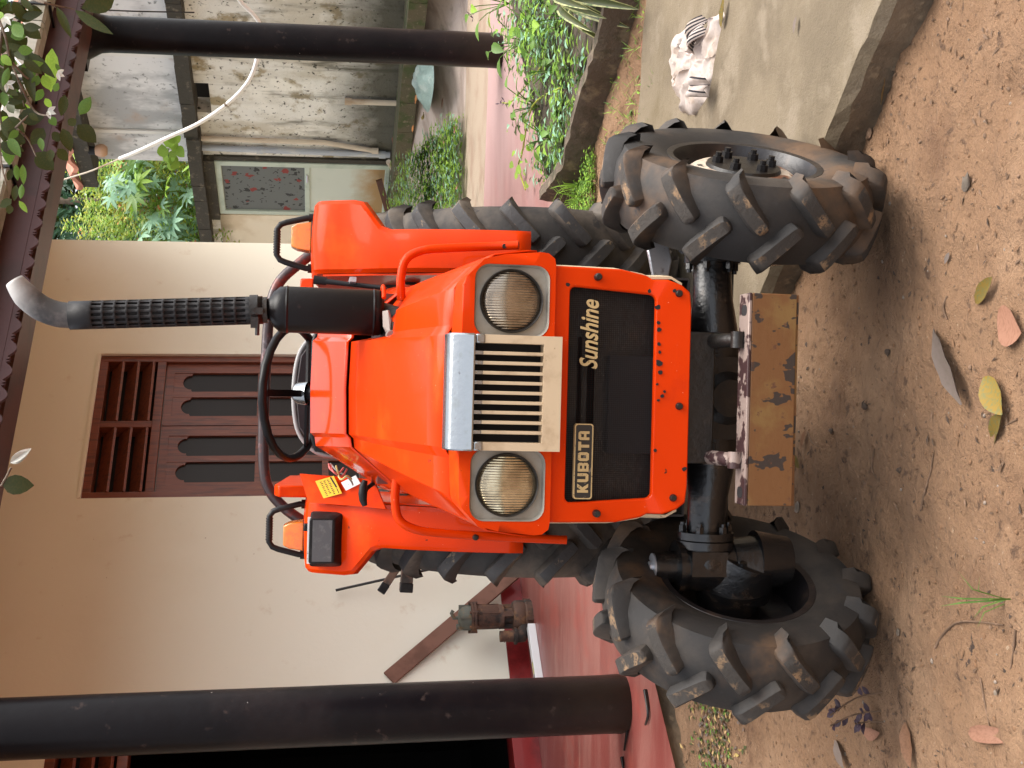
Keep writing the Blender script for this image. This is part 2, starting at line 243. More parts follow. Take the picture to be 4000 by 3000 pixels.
# curtain with printed roses
CURT = mat('grey_curtain', (0.115, 0.125, 0.12), 0.7)
def roses(m):
    N, L, b = nodes_of(m); tc = N.new('ShaderNodeTexCoord')
    prevl = b.inputs['Base Color'].links[0].from_socket
    for sc, th, c, seed in ((8.3, 0.27, (0.020, 0.022, 0.020), 0.0), (12.5, 0.20, (0.03, 0.033, 0.03), 1.4), (5.0, 0.20, (0.20, 0.028, 0.022), 3.7)):
        mp = N.new('ShaderNodeMapping'); mp.inputs['Location'].default_value = (seed, seed, seed); L.new(tc.outputs['Object'], mp.inputs[0])
        n = N.new('ShaderNodeTexNoise'); n.inputs['Scale'].default_value = 22; L.new(mp.outputs[0], n.inputs['Vector'])
        va = N.new('ShaderNodeVectorMath'); va.operation = 'MULTIPLY_ADD'; va.inputs[1].default_value = (.11,) * 3; L.new(n.outputs['Color'], va.inputs[0]); L.new(mp.outputs[0], va.inputs[2])
        v = N.new('ShaderNodeTexVoronoi'); v.inputs['Scale'].default_value = sc; L.new(va.outputs[0], v.inputs['Vector'])
        lt = N.new('ShaderNodeMath'); lt.operation = 'LESS_THAN'; lt.inputs[1].default_value = th; L.new(v.outputs['Distance'], lt.inputs[0])
        mx = N.new('ShaderNodeMix'); mx.data_type = 'RGBA'; L.new(lt.outputs[0], mx.inputs['Factor']); L.new(prevl, mx.inputs['A']); mx.inputs['B'].default_value = (*c, 1)
        prevl = mx.outputs['Result']
    L.new(prevl, b.inputs['Base Color'])
roses(CURT)

# ---------------------------------------------------------------- mesh builder
class MB:
    def __init__(s): s.v, s.f, s.m = [], [], []
    def add(s, vs, fs, mi=0):
        o = len(s.v); s.v += [tuple(p) for p in vs]; s.f += [tuple(i + o for i in f) for f in fs]; s.m += [mi] * len(fs); return s
    def box(s, x0, x1, y0, y1, z0, z1, mi=0, M=None):
        P = [Vector((x, y, z)) for z in (z0, z1) for y in (y0, y1) for x in (x0, x1)]
        if M: P = [M @ p for p in P]
        return s.add(P, [(0, 2, 3, 1), (4, 5, 7, 6), (0, 1, 5, 4), (2, 6, 7, 3), (0, 4, 6, 2), (1, 3, 7, 5)], mi)
    def obox(s, c, size, M=None, mi=0):
        M = (Matrix.Translation(c) @ M.to_4x4()) if M else Matrix.Translation(c)
        a, b, d = size[0] / 2, size[1] / 2, size[2] / 2
        return s.box(-a, a, -b, b, -d, d, mi, M)
    def loft(s, secs, mi=0, close=False, caps=False, loop=False):
        n = len(secs[0]); o = len(s.v)
        for q in secs: s.v += [tuple(p) for p in q]
        k = len(secs)
        for i in range(k if loop else k - 1):
            a, b = i * n, ((i + 1) % k) * n
            for j in range(n if close else n - 1):
                j2 = (j + 1) % n
                s.f.append((o + a + j, o + a + j2, o + b + j2, o + b + j)); s.m.append(mi)
        if caps:
            s.f.append(tuple(o + j for j in reversed(range(n)))); s.f.append(tuple(o + (k - 1) * n + j for j in range(n))); s.m += [mi, mi]
        return s
    def tube(s, pts, r, seg=10, mi=0, caps=True):
        pts = [Vector(p) for p in pts]; rr = r if isinstance(r, (list, tuple)) else [r] * len(pts)
        secs = []; up = None
        for i, p in enumerate(pts):
            t = (pts[min(i + 1, len(pts) - 1)] - pts[max(i - 1, 0)]).normalized()
            if up is None: up = t.orthogonal().normalized()
            up = (up - t * up.dot(t)); up = up.normalized() if up.length > 1e-6 else t.orthogonal().normalized()
            w_ = t.cross(up)
            secs.append([p + (up * math.cos(2 * math.pi * j / seg) + w_ * math.sin(2 * math.pi * j / seg)) * rr[i] for j in range(seg)])
        return s.loft(secs, mi, True, caps)
    def lathe(s, prof, c=(0, 0, 0), axis='Z', seg=32, mi=0, M=None):
        """prof: (radius, along) pairs"""
        c = Vector(c); secs = []
        for r, h in prof:
            q = []
            for j in range(seg):
                a = 2 * math.pi * j / seg; u, v_ = r * math.cos(a), r * math.sin(a)
                p = Vector({'Z': (u, v_, h), 'X': (h, u, v_), 'Y': (u, -h, v_)}[axis])
                if axis == 'Y': p = Vector((u, h, -v_))
                if M: p = M @ p
                q.append(c + p)
            secs.append(q)
        return s.loft(secs, mi, True, False)
    def prism(s, poly, y0, y1, mi=0, axis='Y', M=None):
        """poly of (a,b) extruded: axis Y -> (a,y,b); X -> (x,a,b); Z -> (a,b,z)"""
        f = {'Y': lambda a, b, t: (a, t, b), 'X': lambda a, b, t: (t, a, b), 'Z': lambda a, b, t: (a, b, t)}[axis]
        n = len(poly); P = [Vector(f(a, b, y0)) for a, b in poly] + [Vector(f(a, b, y1)) for a, b in poly]
        if M: P = [M @ p for p in P]
        return s.add(P, [tuple(range(n)), tuple(reversed(range(n, 2 * n)))] + [(i, i + n, (i + 1) % n + n, (i + 1) % n) for i in range(n)], mi)
    def ring(s, outer, inner, y0, y1, mi=0, fn=None):
        """plate with a hole; outer and inner loops of equal length in (x,z)"""
        n = len(outer); fn = fn or (lambda x, z: 0.0); o = len(s.v)
        for t in (y0, y1):
            for x, z in outer: s.v.append((x, t + fn(x, z), z))
            for x, z in inner: s.v.append((x, t + fn(x, z), z))
        for i in range(n):
            j = (i + 1) % n
            for q in ((i, j, n + j, n + i), (2 * n + i, 3 * n + i, 3 * n + j, 2 * n + j), (i, 2 * n + i, 2 * n + j, j), (n + i, n + j, 3 * n + j, 3 * n + i)):
                s.f.append(tuple(o + k for k in q)); s.m.append(mi)
        return s
    def build(s, name, mats, parent=None, smooth=None, bevel=0.0, seg=2, loc=None, fixn=True):
        me = bpy.data.meshes.new(name); me.from_pydata(s.v, [], s.f); me.update()
        for m in (mats if isinstance(mats, (list, tuple)) else [mats]): me.materials.append(m)
        me.polygons.foreach_set('material_index', s.m)
        if fixn:
            b = bmesh.new(); b.from_mesh(me); bmesh.ops.remove_doubles(b, verts=b.verts, dist=1e-5); bmesh.ops.recalc_face_normals(b, faces=b.faces); b.to_mesh(me); b.free()
        if smooth is not None:
            me.shade_smooth(); me.set_sharp_from_angle(angle=rad(smooth))
        o = bpy.data.objects.new(name, me); COL.objects.link(o)
        if parent: o.parent = parent
        if loc: o.location = loc
        if bevel:
            bm_ = o.modifiers.new('bevel', 'BEVEL'); bm_.width = bevel; bm_.segments = seg; bm_.limit_method = 'ANGLE'; bm_.angle_limit = rad(38)
            bm_.harden_normals = False
            me.shade_smooth(); me.set_sharp_from_angle(angle=rad(38))
        return o
def tag(o, label=None, cat=None, group=None, kind=None):
    if label: o['label'] = label
    if cat: o['category'] = cat
    if group: o['group'] = group
    if kind: o['kind'] = kind
    return o
def empty(name, loc=(0, 0, 0), label=None, cat=None, group=None, parent=None):
    o = bpy.data.objects.new(name, None); COL.objects.link(o); o.location = loc; o.empty_display_size = 0.1
    if parent: o.parent = parent
    return tag(o, label, cat, group)
def copy_tree(o, parent=None):
    c = o.copy(); COL.objects.link(c); c.parent = parent
    for ch in list(o.children): copy_tree(ch, c)
    return c
def inst(name, me, parent, M=None):
    o = bpy.data.objects.new(name, me); COL.objects.link(o); o.parent = parent
    if M is not None: o.matrix_local = M
    return o
def rrect(x0, x1, z0, z1, r, n=5):
    out = []
    for cx, cz, a0 in ((x1 - r, z1 - r, 0), (x0 + r, z1 - r, 90), (x0 + r, z0 + r, 180), (x1 - r, z0 + r, 270)):
        for i in range(n + 1):
            a = rad(a0 + 90 * i / n); out.append((cx + r * math.cos(a), cz + r * math.sin(a)))
    return out
def loop_resample(poly, n):
    P = [Vector((a, b)) for a, b in poly]; L_ = [(P[(i + 1) % len(P)] - P[i]).length for i in range(len(P))]; T = sum(L_); out = []
    for k in range(n):
        d = T * k / n; i = 0
        while d > L_[i]: d -= L_[i]; i += 1
        q = P[i].lerp(P[(i + 1) % len(P)], d / L_[i]); out.append((q.x, q.y))
    return out
def catmull(pts, n=6):
    P = [Vector(p) for p in pts]; out = []
    for i in range(len(P) - 1):
        p0, p1, p2, p3 = P[max(i - 1, 0)], P[i], P[i + 1], P[min(i + 2, len(P) - 1)]
        for k in range(n):
            t = k / n; out.append(0.5 * ((2 * p1) + (p2 - p0) * t + (2 * p0 - 5 * p1 + 4 * p2 - p3) * t * t + (3 * p1 - p0 - 3 * p2 + p3) * t ** 3))
    return out + [P[-1]]
def smooth01(a, b, x): t = max(0, min(1, (x - a) / (b - a))); return t * t * (3 - 2 * t)
def text_mesh(body, shear=0.0, offset=0.0, extrude=0.01):
    cu = bpy.data.curves.new('lettering', 'FONT'); cu.body = body; cu.shear = shear; cu.offset = offset; cu.extrude = extrude; cu.resolution_u = 4
    ob = bpy.data.objects.new('lettering', cu); COL.objects.link(ob)
    me = bpy.data.meshes.new_from_object(ob.evaluated_get(bpy.context.evaluated_depsgraph_get()))
    bpy.data.objects.remove(ob); bpy.data.curves.remove(cu)
    return me
# ================================================================ THE SETTING
def nz(x, y, s, seed=0): return noise.noise(Vector((x * s + seed, y * s - seed, seed * 0.7)))
def ground_h(x, y):
    h = 0.012 - 0.026 * (max(-1.2, min(1.2, x)) + 0.02)
    if x > -0.4: h += (0.075 + 0.02 * max(0, min(1, x))) * smooth01(4.35, 4.85, y) * smooth01(-0.4, 0.3, x)
    h -= 0.25 * smooth01(6.0, 7.2, y) * smooth01(-2, 0.5, y - x - 4)
    return h
def ground_z(x, y):
    a = smooth01(0.6, 1.2, y) * (1 - smooth01(6, 7, y)); r = 0.012 * nz(x, y, 2.1) + 0.010 * nz(x, y, 6, 3) + 0.0105 * nz(x, y, 14, 5) + 0.006 * nz(x, y, 36, 9)
    n3 = nz(x, y, 11, 7); r -= 0.007 * max(0, n3 - 0.30) / 0.7
    return ground_h(x, y) + a * r
def fine_grid(x0, x1, y0, y1, step):
    nx, ny = int((x1 - x0) / step), int((y1 - y0) / step); mb = MB()
    for j in range(ny + 1):
        for i in range(nx + 1):
            x, y = x0 + i * step, y0 + j * step; mb.v.append((x, y, ground_z(x, y)))
    for j in range(ny):
        for i in range(nx):
            a = j * (nx + 1) + i; mb.f.append((a, a + 1, a + nx + 2, a + nx + 1)); mb.m.append(0)
    return mb
g = fine_grid(-2.2, 2.6, 1.0, 6.6, 0.02)
# the same sheet carried on out to the horizon, with an edge that meets the fine part
X0, X1, Y0, Y1 = -2.2, -2.2 + int(4.8 / 0.02) * 0.02, 1.0, 1.0 + int(5.6 / 0.02) * 0.02
FAR = 60.0
hz = lambda x, y: (x, y, ground_z(x, y))
def skirt(p, q, P, Q): g.add([hz(*p), hz(*q), (*Q, -0.24), (*P, -0.24)], [(0, 1, 2, 3)])
skirt((X0, Y0), (X1, Y0), (-FAR, -FAR), (FAR, -FAR)); skirt((X1, Y0), (X1, Y1), (FAR, -FAR), (FAR, FAR))
skirt((X1, Y1), (X0, Y1), (FAR, FAR), (-FAR, FAR)); skirt((X0, Y1), (X0, Y0), (-FAR, FAR), (-FAR, -FAR))
ground = tag(g.build('ground', DIRT, smooth=180, fixn=False), kind='structure')

# broken-edged concrete slab the tractor's rear wheels stand on
def slab_outline():
    A, Bp = Vector((1.75, 1.60)), Vector((-0.95, 5.05)); out = []
    for i in range(91):
        t = i / 90; p = A.lerp(Bp, t); nrm = Vector((0.79, 0.61))
        k = 0.010 * nz(p.x, p.y, 5) + 0.008 * nz(p.x, p.y, 19) + (0.014 * max(0, nz(p.x, p.y, 33)) if p.y > 3.0 else 0)
        out.append(p + nrm * k)
    for i in range(41):
        t = i / 40; p = Vector((-0.6, 5.45)).lerp(Vector((2.9, 4.35)), t); out.append(p + Vector((0.15, 0.5)) * (nz(p.x, p.y, 4) * 0.08))
    out.append(Vector((3.4, 1.6)))
    return out
so = slab_outline(); mb = MB()
n_ = len(so); low = [(p.x, p.y, -0.08) for p in so]
mid = [(p.x + (0.0), p.y, 0.070 + 0.012 * nz(p.x, p.y, 23)) for p in so]
top = [(p.x + 0.011 + 0.006 * nz(p.x, p.y, 40), p.y + 0.007, 0.101 + 0.002 * nz(p.x, p.y, 30)) for p in so]
mb.loft([low, mid], 1, True); mb.loft([mid, top], 0, True)
mb.add(top, [tuple(range(n_))], 0)
slab = tag(mb.build('concrete_slab', [CONC, CONCD], fixn=False), kind='structure')

# house axes: dW along the wall (left-near to right-far), nW into the house
aW = rad(50); dW, nW = Vector((math.sin(aW), math.cos(aW), 0)), Vector((-math.cos(aW), math.sin(aW), 0)); KW = 6.909
def Wp(s, off, z, k=KW): return dW * s + nW * (k + off) + Vector((0, 0, z))
def MW(k=KW): return Matrix(((dW.x, nW.x, 0, nW.x * k), (dW.y, nW.y, 0, nW.y * k), (0, 0, 1, 0), (0, 0, 0, 1)))
FZ = 0.09
# veranda floor of red cement with its rough front face
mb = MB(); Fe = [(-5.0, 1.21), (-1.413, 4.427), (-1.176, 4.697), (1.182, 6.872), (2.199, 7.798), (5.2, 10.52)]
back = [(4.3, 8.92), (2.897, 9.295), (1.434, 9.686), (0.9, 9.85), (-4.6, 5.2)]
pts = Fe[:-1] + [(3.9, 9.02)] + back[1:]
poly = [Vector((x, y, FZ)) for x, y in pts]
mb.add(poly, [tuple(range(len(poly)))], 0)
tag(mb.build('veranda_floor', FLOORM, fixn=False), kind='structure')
mb = MB(); fr = []
for i in range(len(Fe) - 1):
    a, b = Vector(Fe[i]), Vector(Fe[i + 1]); m_ = max(2, int((b - a).length / 0.06))
    for j in range(m_): fr.append(a.lerp(b, j / m_))
fr.append(Vector(Fe[-1]))
sec = []
for z, o_ in ((FZ - 0.0005, 0.0), (FZ - 0.012, -0.012), (0.05, -0.010), (0.0, 0.004), (-0.25, 0.03)):
    sec.append([Vector((p.x, p.y, z)) - Vector((-0.68, 0.735, 0)) * (-o_ * -1 + 0.010 * nz(p.x, p.y, 9 + z * 50) if z < 0.08 else 0) for p in fr])
mb.loft(sec, 0)
tag(mb.build('veranda_foundation', CONCD, smooth=60, fixn=False), kind='structure')
# beige strip of the walkway beyond, groove, and the yard behind
mb = MB(); mb.add([(x, y, FZ) for x, y in ((0.9, 9.85), (1.434, 9.686), (2.897, 9.295), (3.9, 9.02), (5.2, 10.2), (3.255, 10.735), (1.636, 11.078), (0.7, 11.3))], [tuple(range(8))])
tag(mb.build('walkway_edging', BEIGECEM, fixn=False), kind='structure')
mb = MB(); mb.add([(0.4, 11.36, FZ), (5.2, 10.2, FZ), (5.2, 10.2, -0.15), (0.4, 11.36, -0.15)], [(0, 1, 2, 3)])
mb.add([(0.4, 11.36, -0.1), (5.2, 10.2, -0.1), (5.2, 10.36, -0.1), (0.4, 11.52, -0.1)], [(0, 1, 2, 3)])
tag(mb.build('drain_channel', MOSSK, fixn=False), kind='structure')
eS = Vector((-0.4513, 0.8927, 0)).normalized(); nS = Vector((0.8927, 0.4513, 0)); KS = nS.x * 2.96 + nS.y * 13.0; AS = Vector((2.96, 13.0, 0))
def Sp(s, off, z): return AS + eS * s + nS * off + Vector((0, 0, z))      # off > 0 : behind the shed's face
mb = MB(); rows = []
for j in range(13):
    t = j / 12; row = []
    for i in range(25):
        u = i / 24; a = Vector((0.4, 11.52)).lerp(Vector((5.2, 10.36)), u); q = Sp(4.2 - 7.4 * u, 0.05, 0); b = Vector((q.x, q.y))
        p = a.lerp(b, t); row.append((p.x, p.y, 0.03 + 0.47 * smooth01(0, 1.0, t) + (0.012 * nz(p.x, p.y, 3) if 0 < j < 12 else 0)))
    rows.append(row)
mb.loft(rows); tag(mb.build('yard', YARD, smooth=180, fixn=False), kind='structure')

# ---------------------------------------------------------------- the house (its own parts only)
HB = Vector((-0.5, 8.0, FZ))
house = empty('house', HB, 'cream house with a veranda on black columns, brown louvred windows and maroon eave trim', 'house')
def H(mb, name, m, parent=None, **k): return mb.build(name, m, parent or house, loc=-HB if parent is None else None, **k)
WS0, WS1 = 4.83, 6.07; WZ0, WZ1 = 0.98, 2.90; DS0, DS1, DZ1 = 2.02, 3.20, 2.89
mb = MB(); Mw = MW()
for s0, s1, z0, z1 in ((-3.2, DS0, FZ, 3.75), (DS0, DS1, DZ1, 3.75), (DS1, WS0, FZ, 3.75), (WS0, WS1, FZ, WZ0), (WS0, WS1, WZ1, 3.75), (WS1, 7.24, FZ, 3.75)):
    mb.box(s0, s1, 0, 0.22, z0, z1, 0, Mw)
H(mb, 'wall', WALLM)
mb = MB(); mb.box(7.0, 7.2399, 0.22, 6.0, FZ, 3.75, 0, Mw); H(mb, 'side_wall', WALLM)
mb = MB()
for s0, s1 in ((-3.2, DS0 - 0.02), (DS1 + 0.02, 7.236)): mb.box(s0, s1, -0.012, 0.0, FZ, 0.225, 0, Mw)
H(mb, 'skirting', SKIRT)
# room behind the door
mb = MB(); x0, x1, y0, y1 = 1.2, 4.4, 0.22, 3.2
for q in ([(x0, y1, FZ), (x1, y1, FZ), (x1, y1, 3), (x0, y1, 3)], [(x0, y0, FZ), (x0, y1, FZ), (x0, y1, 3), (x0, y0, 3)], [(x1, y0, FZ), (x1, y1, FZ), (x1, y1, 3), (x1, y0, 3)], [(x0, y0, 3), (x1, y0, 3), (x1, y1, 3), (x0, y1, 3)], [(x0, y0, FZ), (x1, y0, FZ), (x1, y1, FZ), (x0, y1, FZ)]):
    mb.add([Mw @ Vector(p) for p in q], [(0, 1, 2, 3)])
H(mb, 'room', DARK, fixn=False)  # near-black walls stand for the darkness of the unlit interior

def joinery(root_name, s0, s1, z0, z1, ztr, door):
    fr = MB(); t = 0.055
    for a, b, c, d in ((s0, s0 + t, z0, z1), (s1 - t, s1, z0, z1), (s0 + t, s1 - t, z1 - t, z1), (s0 + t, s1 - t, ztr - 0.03, ztr + 0.03)): fr.box(a, b, 0.012, 0.12, c, d, 0, Mw)
    if not door: fr.box(s0 - 0.02, s1 + 0.02, -0.03, 0.12, z0 - 0.04, z0, 0, Mw)
    sm = (s0 + s1) / 2
    fr.box(sm - 0.028, sm + 0.028, 0.010, 0.12, ztr + 0.03, z1 - t, 0, Mw)
    root = H(fr, root_name, WOODR, bevel=0.004)
    lv = MB(); lv.box(-0.5, 0.5, -0.009, 0.009, -0.055, 0.055)
    for a, b in ((s0 + t, sm - 0.028), (sm + 0.028, s1 - t)):
        for k in range(3):
            zc = ztr + 0.03 + (z1 - t - ztr - 0.03) * (k + 0.62) / 3.25
            o = MB(); Ml = Mw @ Matrix.Translation(((a + b) / 2, 0.055, zc)) @ Matrix.Rotation(rad(-48), 4, 'X')
            o.box(-(b - a) / 2 + 0.001, (b - a) / 2 - 0.001, -0.010, 0.010, -0.062, 0.062, 0, Ml); o.build('louvre', WOODR, root, bevel=0.002)
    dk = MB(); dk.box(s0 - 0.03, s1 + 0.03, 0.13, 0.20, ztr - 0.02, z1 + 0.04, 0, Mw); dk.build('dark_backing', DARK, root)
    return root, t, sm
win, t, sm = joinery('window', WS0, WS1, WZ0, WZ1, 2.475, False)
def arch(x0, x1, zt, n=10):
    """under side of the cusped head of a pane, right to left"""
    r = (x1 - x0) / 2; c = (x0 + x1) / 2; e = r * 0.34; out = []
    for i in range(5): a = rad(0 + 90 * i / 4); out.append((x1 - e * 0.9 + e * 0.9 * math.cos(a), zt - r * 0.95 + e * 0.55 * math.sin(a)))
    rr = r - e * 0.75
    for i in range(n + 1): a = rad(180 * i / n); out.append((c + rr * math.cos(a), zt - r * 0.72 + rr * 0.85 * math.sin(a)))
    for i in range(5): a = rad(90 + 90 * i / 4); out.append((x0 + e * 0.9 + e * 0.9 * math.cos(a), zt - r * 0.95 + e * 0.55 * math.sin(a)))
    return out
def leaf_of_shutter(root, a, b, z0, z1, rows, y0=0.035, y1=0.075):
    st = 0.082; mu = 0.05; mb = MB()
    mb.box(a, a + st, y0, y1, z0, z1, 0, Mw); mb.box(b - st, b, y0, y1, z0, z1, 0, Mw)
    c = (a + b) / 2; zs = [z1 - 0.10] + rows
    mb.box(a + st, b - st, y0, y1, z1 - 0.055, z1, 0, Mw); mb.box(a + st, b - st, y0, y1, z0, z0 + 0.11, 0, Mw)
    mb.box(c - mu / 2, c + mu / 2, y0 + 0.002, y1, z0 + 0.11, z1 - 0.055, 0, Mw)
    for r in rows:
        mb.box(a + st, c - mu / 2, y0 + 0.003, y1, r - 0.022, r + 0.022, 0, Mw); mb.box(c + mu / 2, b - st, y0 + 0.003, y1, r - 0.022, r + 0.022, 0, Mw)
    for p, q in ((a + st, c - mu / 2), (c + mu / 2, b - st)):
        ar = arch(p, q, z1 - 0.055 - 0.055); pl = [(q, z1 - 0.055), (p, z1 - 0.055), (p, ar[-1][1])] + list(reversed(ar)) + [(q, ar[0][1])]
        mb.prism(pl, y0 + 0.004, y1 - 0.004, 0, 'Y', Mw)
    sh = mb.build('shutter', WOODR, root)
    for p, q in ((a + st, c - mu / 2), (c + mu / 2, b - st)):
        ed = [z1 - 0.055] + rows + [z0 + 0.11]
        for zt, zb in zip(ed[:-1], ed[1:]):
            pn = MB(); pn.box(p, q, y0 + 0.018, y0 + 0.022, zb + 0.002, zt - 0.002, 0, Mw); pn.build('pane', PANE, root)
leaf_of_shutter(win, WS0 + t + 0.004, sm - 0.004, WZ0 + 0.01, 2.44, [1.78, 1.33])
leaf_of_shutter(win, sm + 0.004, WS1 - t - 0.004, WZ0 + 0.01, 2.44, [1.78, 1.33])
# plaster nib round the window, as the photo shows at its right
mb = MB(); mb.box(WS1, WS1 + 0.03, -0.012, 0.0, WZ0, WZ1 + 0.02, 0, Mw); mb.box(WS0, WS1, -0.010, 0.0, WZ1, WZ1 + 0.02, 0, Mw); H(mb, 'plaster_edging', WALLM)
door, t, dsm = joinery('door', DS0, DS1, FZ, DZ1, 2.47, True)
mb = MB(); mb.box(DS0 + t, DS1 - t, 0.0, 0.2, FZ + 0.001, FZ + 0.16, 0, Mw); mb.build('threshold', SKIRT, door)
mb = MB(); Md = Mw @ Matrix.Translation((DS0 + t, 0.10, 0)) @ Matrix.Rotation(rad(78), 4, 'Z')
mb.box(0, 0.42, 0, 0.04, FZ + 0.17, 2.43, 0, Md)
for k in range(3): mb.box(0.07, 0.35, -0.006, 0.0, FZ + 0.2 + k * 0.75, FZ + 0.8 + k * 0.75, 0, Md)
mb.build('door_leaf', WOODD, door)

# columns
COLR = 0.122
def column(px, py, flare):
    mb = MB(); prof = [(COLR * 0.97, 0), (COLR * 1.02, 0.03), (COLR, 0.10), (COLR, 2.68)]
    if flare: prof += [(COLR * 1.05, 2.74), (COLR * 1.45, 2.83)]
    else: prof += [(COLR, 2.83)]
    prof = [(r, z) for r, z in prof]
    # resample the shaft so that its slight hand-made unevenness shows
    full = []
    for (r0, z0), (r1, z1) in zip(prof[:-1], prof[1:]):
        k = max(1, int((z1 - z0) / 0.12))
        for i in range(k): full.append((r0 + (r1 - r0) * i / k + 0.0012 * noise.noise(Vector((px, z0 + (z1 - z0) * i / k * 3, 0))), z0 + (z1 - z0) * i / k))
    full.append(prof[-1]); mb.lathe(full, (0, 0, 0), 'Z', 40)
    if flare: mb.obox((0, 0, 2.87), (0.36, 0.36, 0.08), Matrix.Rotation(rad(40), 3, 'Z'))
    o = mb.build('column', COLUMN, house, smooth=50); o.location = Vector((px, py, FZ)) - HB
    return o
column(-1.335 - 0.03, 5.086 + 0.09, False)['label'] = 'thick black column at the veranda front beside the dark doorway'
column(2.313 + 0.06, 8.664 + 0.10, True)['label'] = 'farther black column with a flared head'

# eave: beam, fascia with its scalloped fretwork, gutter on brackets, tiled roof, ceiling
def eave_box(name, m, s0, s1, k0, k1, z0, z1, bevel=0.0):
    mb = MB(); mb.box(s0, s1, k0, k1, z0, z1, 0, MW(0)); return H(mb, name, m, bevel=bevel)
S0, S1 = -3.2, 7.75
eave_box('veranda_beam', WOODD, S0, S1, 4.86, 5.10, 2.865, 3.06)
mb = MB(); mb.box(S0, S1, 4.853, 4.858, 2.882, 2.894, 0, MW(0)); mb.box(S0, S1, 4.853, 4.858, 2.915, 2.922, 0, MW(0)); H(mb, 'beam_moulding', WOODR)
eave_box('fascia', FASCIA, S0, S1, 4.645, 4.67, 2.855, 3.04)
mb = MB(); per = 0.145; top_z = 2.858; outp = []
k = int((S1 - S0) / per)
for i in range(k):
    a = S0 + i * per
    pl = [(a + per, top_z), (a, top_z), (a, top_z - 0.018)]
    pl += [(a + 0.012, top_z - 0.040), (a + 0.020, top_z - 0.022)]
    for j in range(9): u = j / 8; pl.append((a + 0.026 + u * (per - 0.046), top_z - 0.026 - 0.032 * math.sin(math.pi * u)))
    pl += [(a + per - 0.014, top_z - 0.022), (a + per - 0.006, top_z - 0.040), (a + per, top_z - 0.018)]
    mb.prism(pl, 4.648, 4.664, 0, 'Y', MW(0))
H(mb, 'scalloped_trim', FASCIA, fixn=False)
SEG = 1.22; gi = 0
s = S0
while s < S1:
    e = min(s + SEG - 0.012, S1); mb = MB()
    pr = [(4.50, 3.09), (4.487, 3.075), (4.49, 2.985), (4.51, 2.972), (4.60, 2.972), (4.612, 2.985), (4.612, 3.09)]
    pr = pr + [(b - 0.006 if b < 4.55 else b - 0.006, c) if False else (b, c) for b, c in []]
    inner = [(4.606, 3.09), (4.606, 2.99), (4.598, 2.980), (4.513, 2.980), (4.497, 2.99), (4.494, 3.075), (4.506, 3.09)]
    mb.prism(pr + inner, s, e, 0, 'X', MW(0) @ Matrix.Identity(4)); H(mb, 'gutter', GUTTER); s += SEG
mbk = MB(); mbk.box(-0.010, 0.010, 4.478, 4.484, 2.955, 3.10); mbk.box(-0.010, 0.010, 4.478, 4.645, 2.955, 2.968)
br0 = None
for i in range(15):
    s = S0 + 0.3 + i * 0.74
    if br0 is None: br0 = H(mbk, 'gutter_bracket', BLACKPL); br0.matrix_local = Matrix.Translation(-HB) @ MW(0) @ Matrix.Translation((s, 0, 0))
    else:
        c = br0.copy(); COL.objects.link(c); c.parent = house; c.matrix_local = Matrix.Translation(-HB) @ MW(0) @ Matrix.Translation((s, 0, 0))
# roof of clay tiles: sheet with waves, tile rows stepped
mb = MB(); slope = math.tan(rad(24)); rows = []
for j in range(24):
    k0 = 4.53 + j * 0.16
    for dk, dz in ((0.0, 0.028), (0.158, 0.004)):
        row = []
        for i in range(int((S1 - S0) / 0.055)):
            s = S0 + i * 0.055; row.append(MW(0) @ Vector((s, k0 + dk, 3.10 + (k0 + dk - 4.53) * slope + dz + 0.014 * math.sin(s / 0.21 * 2 * math.pi))))
        rows.append(row)
mb.loft(rows); H(mb, 'roof', ROOFT, smooth=60, fixn=False)
mb = MB(); mb.add([MW(0) @ Vector(p) for p in ((S0, 4.67, 3.03), (S1, 4.67, 3.03), (S1, 6.95, 3.62), (S0, 6.95, 3.62))], [(0, 1, 2, 3)]); H(mb, 'veranda_ceiling', mat('tan_ceiling_boards', (0.36, 0.23, 0.10), 0.7, 0, [((0.28, 0.17, 0.07), 3, .45, .65)]), fixn=False)

# ---------------------------------------------------------------- the old shed across the yard
SB = Sp(0, 0, 0.5)
shed = empty('shed', SB, 'old shed across the yard with black mossy plaster, white upper sheets and a green-framed door', 'shed')
Ms = Matrix(((eS.x, nS.x, 0, AS.x), (eS.y, nS.y, 0, AS.y), (0, 0, 1, 0), (0, 0, 0, 1)))      # local (s, off, z)
def Hs(mb, name, m, parent=None, **k): return mb.build(name, m, parent or shed, loc=-SB if parent is None else None, **k)
def sz(X, Y):
    p = on_plane(X, Y, nS, KS); return ((p - AS).dot(eS), p.z)
mb = MB()
HO0, HO1 = sz(415, 242), sz(450, 180)     # vent hole
hs0, hs1, hz0, hz1 = HO1[0], HO0[0], HO1[1], HO0[1]
for s0, s1, z0, z1 in ((-2.3, hs0, 0.3, 2.68), (hs0, hs1, 0.3, hz0), (hs0, hs1, hz1, 2.68), (hs1, 4.4, 0.3, 2.68)): mb.box(s0, s1, 0, 0.2, z0, z1, 0, Ms)
Hs(mb, 'wall', SHEDW)
mb = MB(); mb.box(hs0 - 0.1, hs1 + 0.1, 0.24, 0.25, hz0 - 0.1, hz1 + 0.1, 0, Ms); Hs(mb, 'vent_recess', DARK)
mb = MB(); mb.box(2.14, 4.0, -0.015, 0.0, 0.45, 2.50, 0, Ms); o = Hs(mb, 'side_plaster', ramp_z(mat('stained_cream_plaster', (0.72, 0.64, 0.50), 0.9, 0, [((0.60, 0.50, 0.36), 1.6, 0.45, 0.65)], (26, 0.002)), (0.16, 0.12, 0.06), 2.34, 2.56, 0.10, 5, 0.95))
mb = MB()
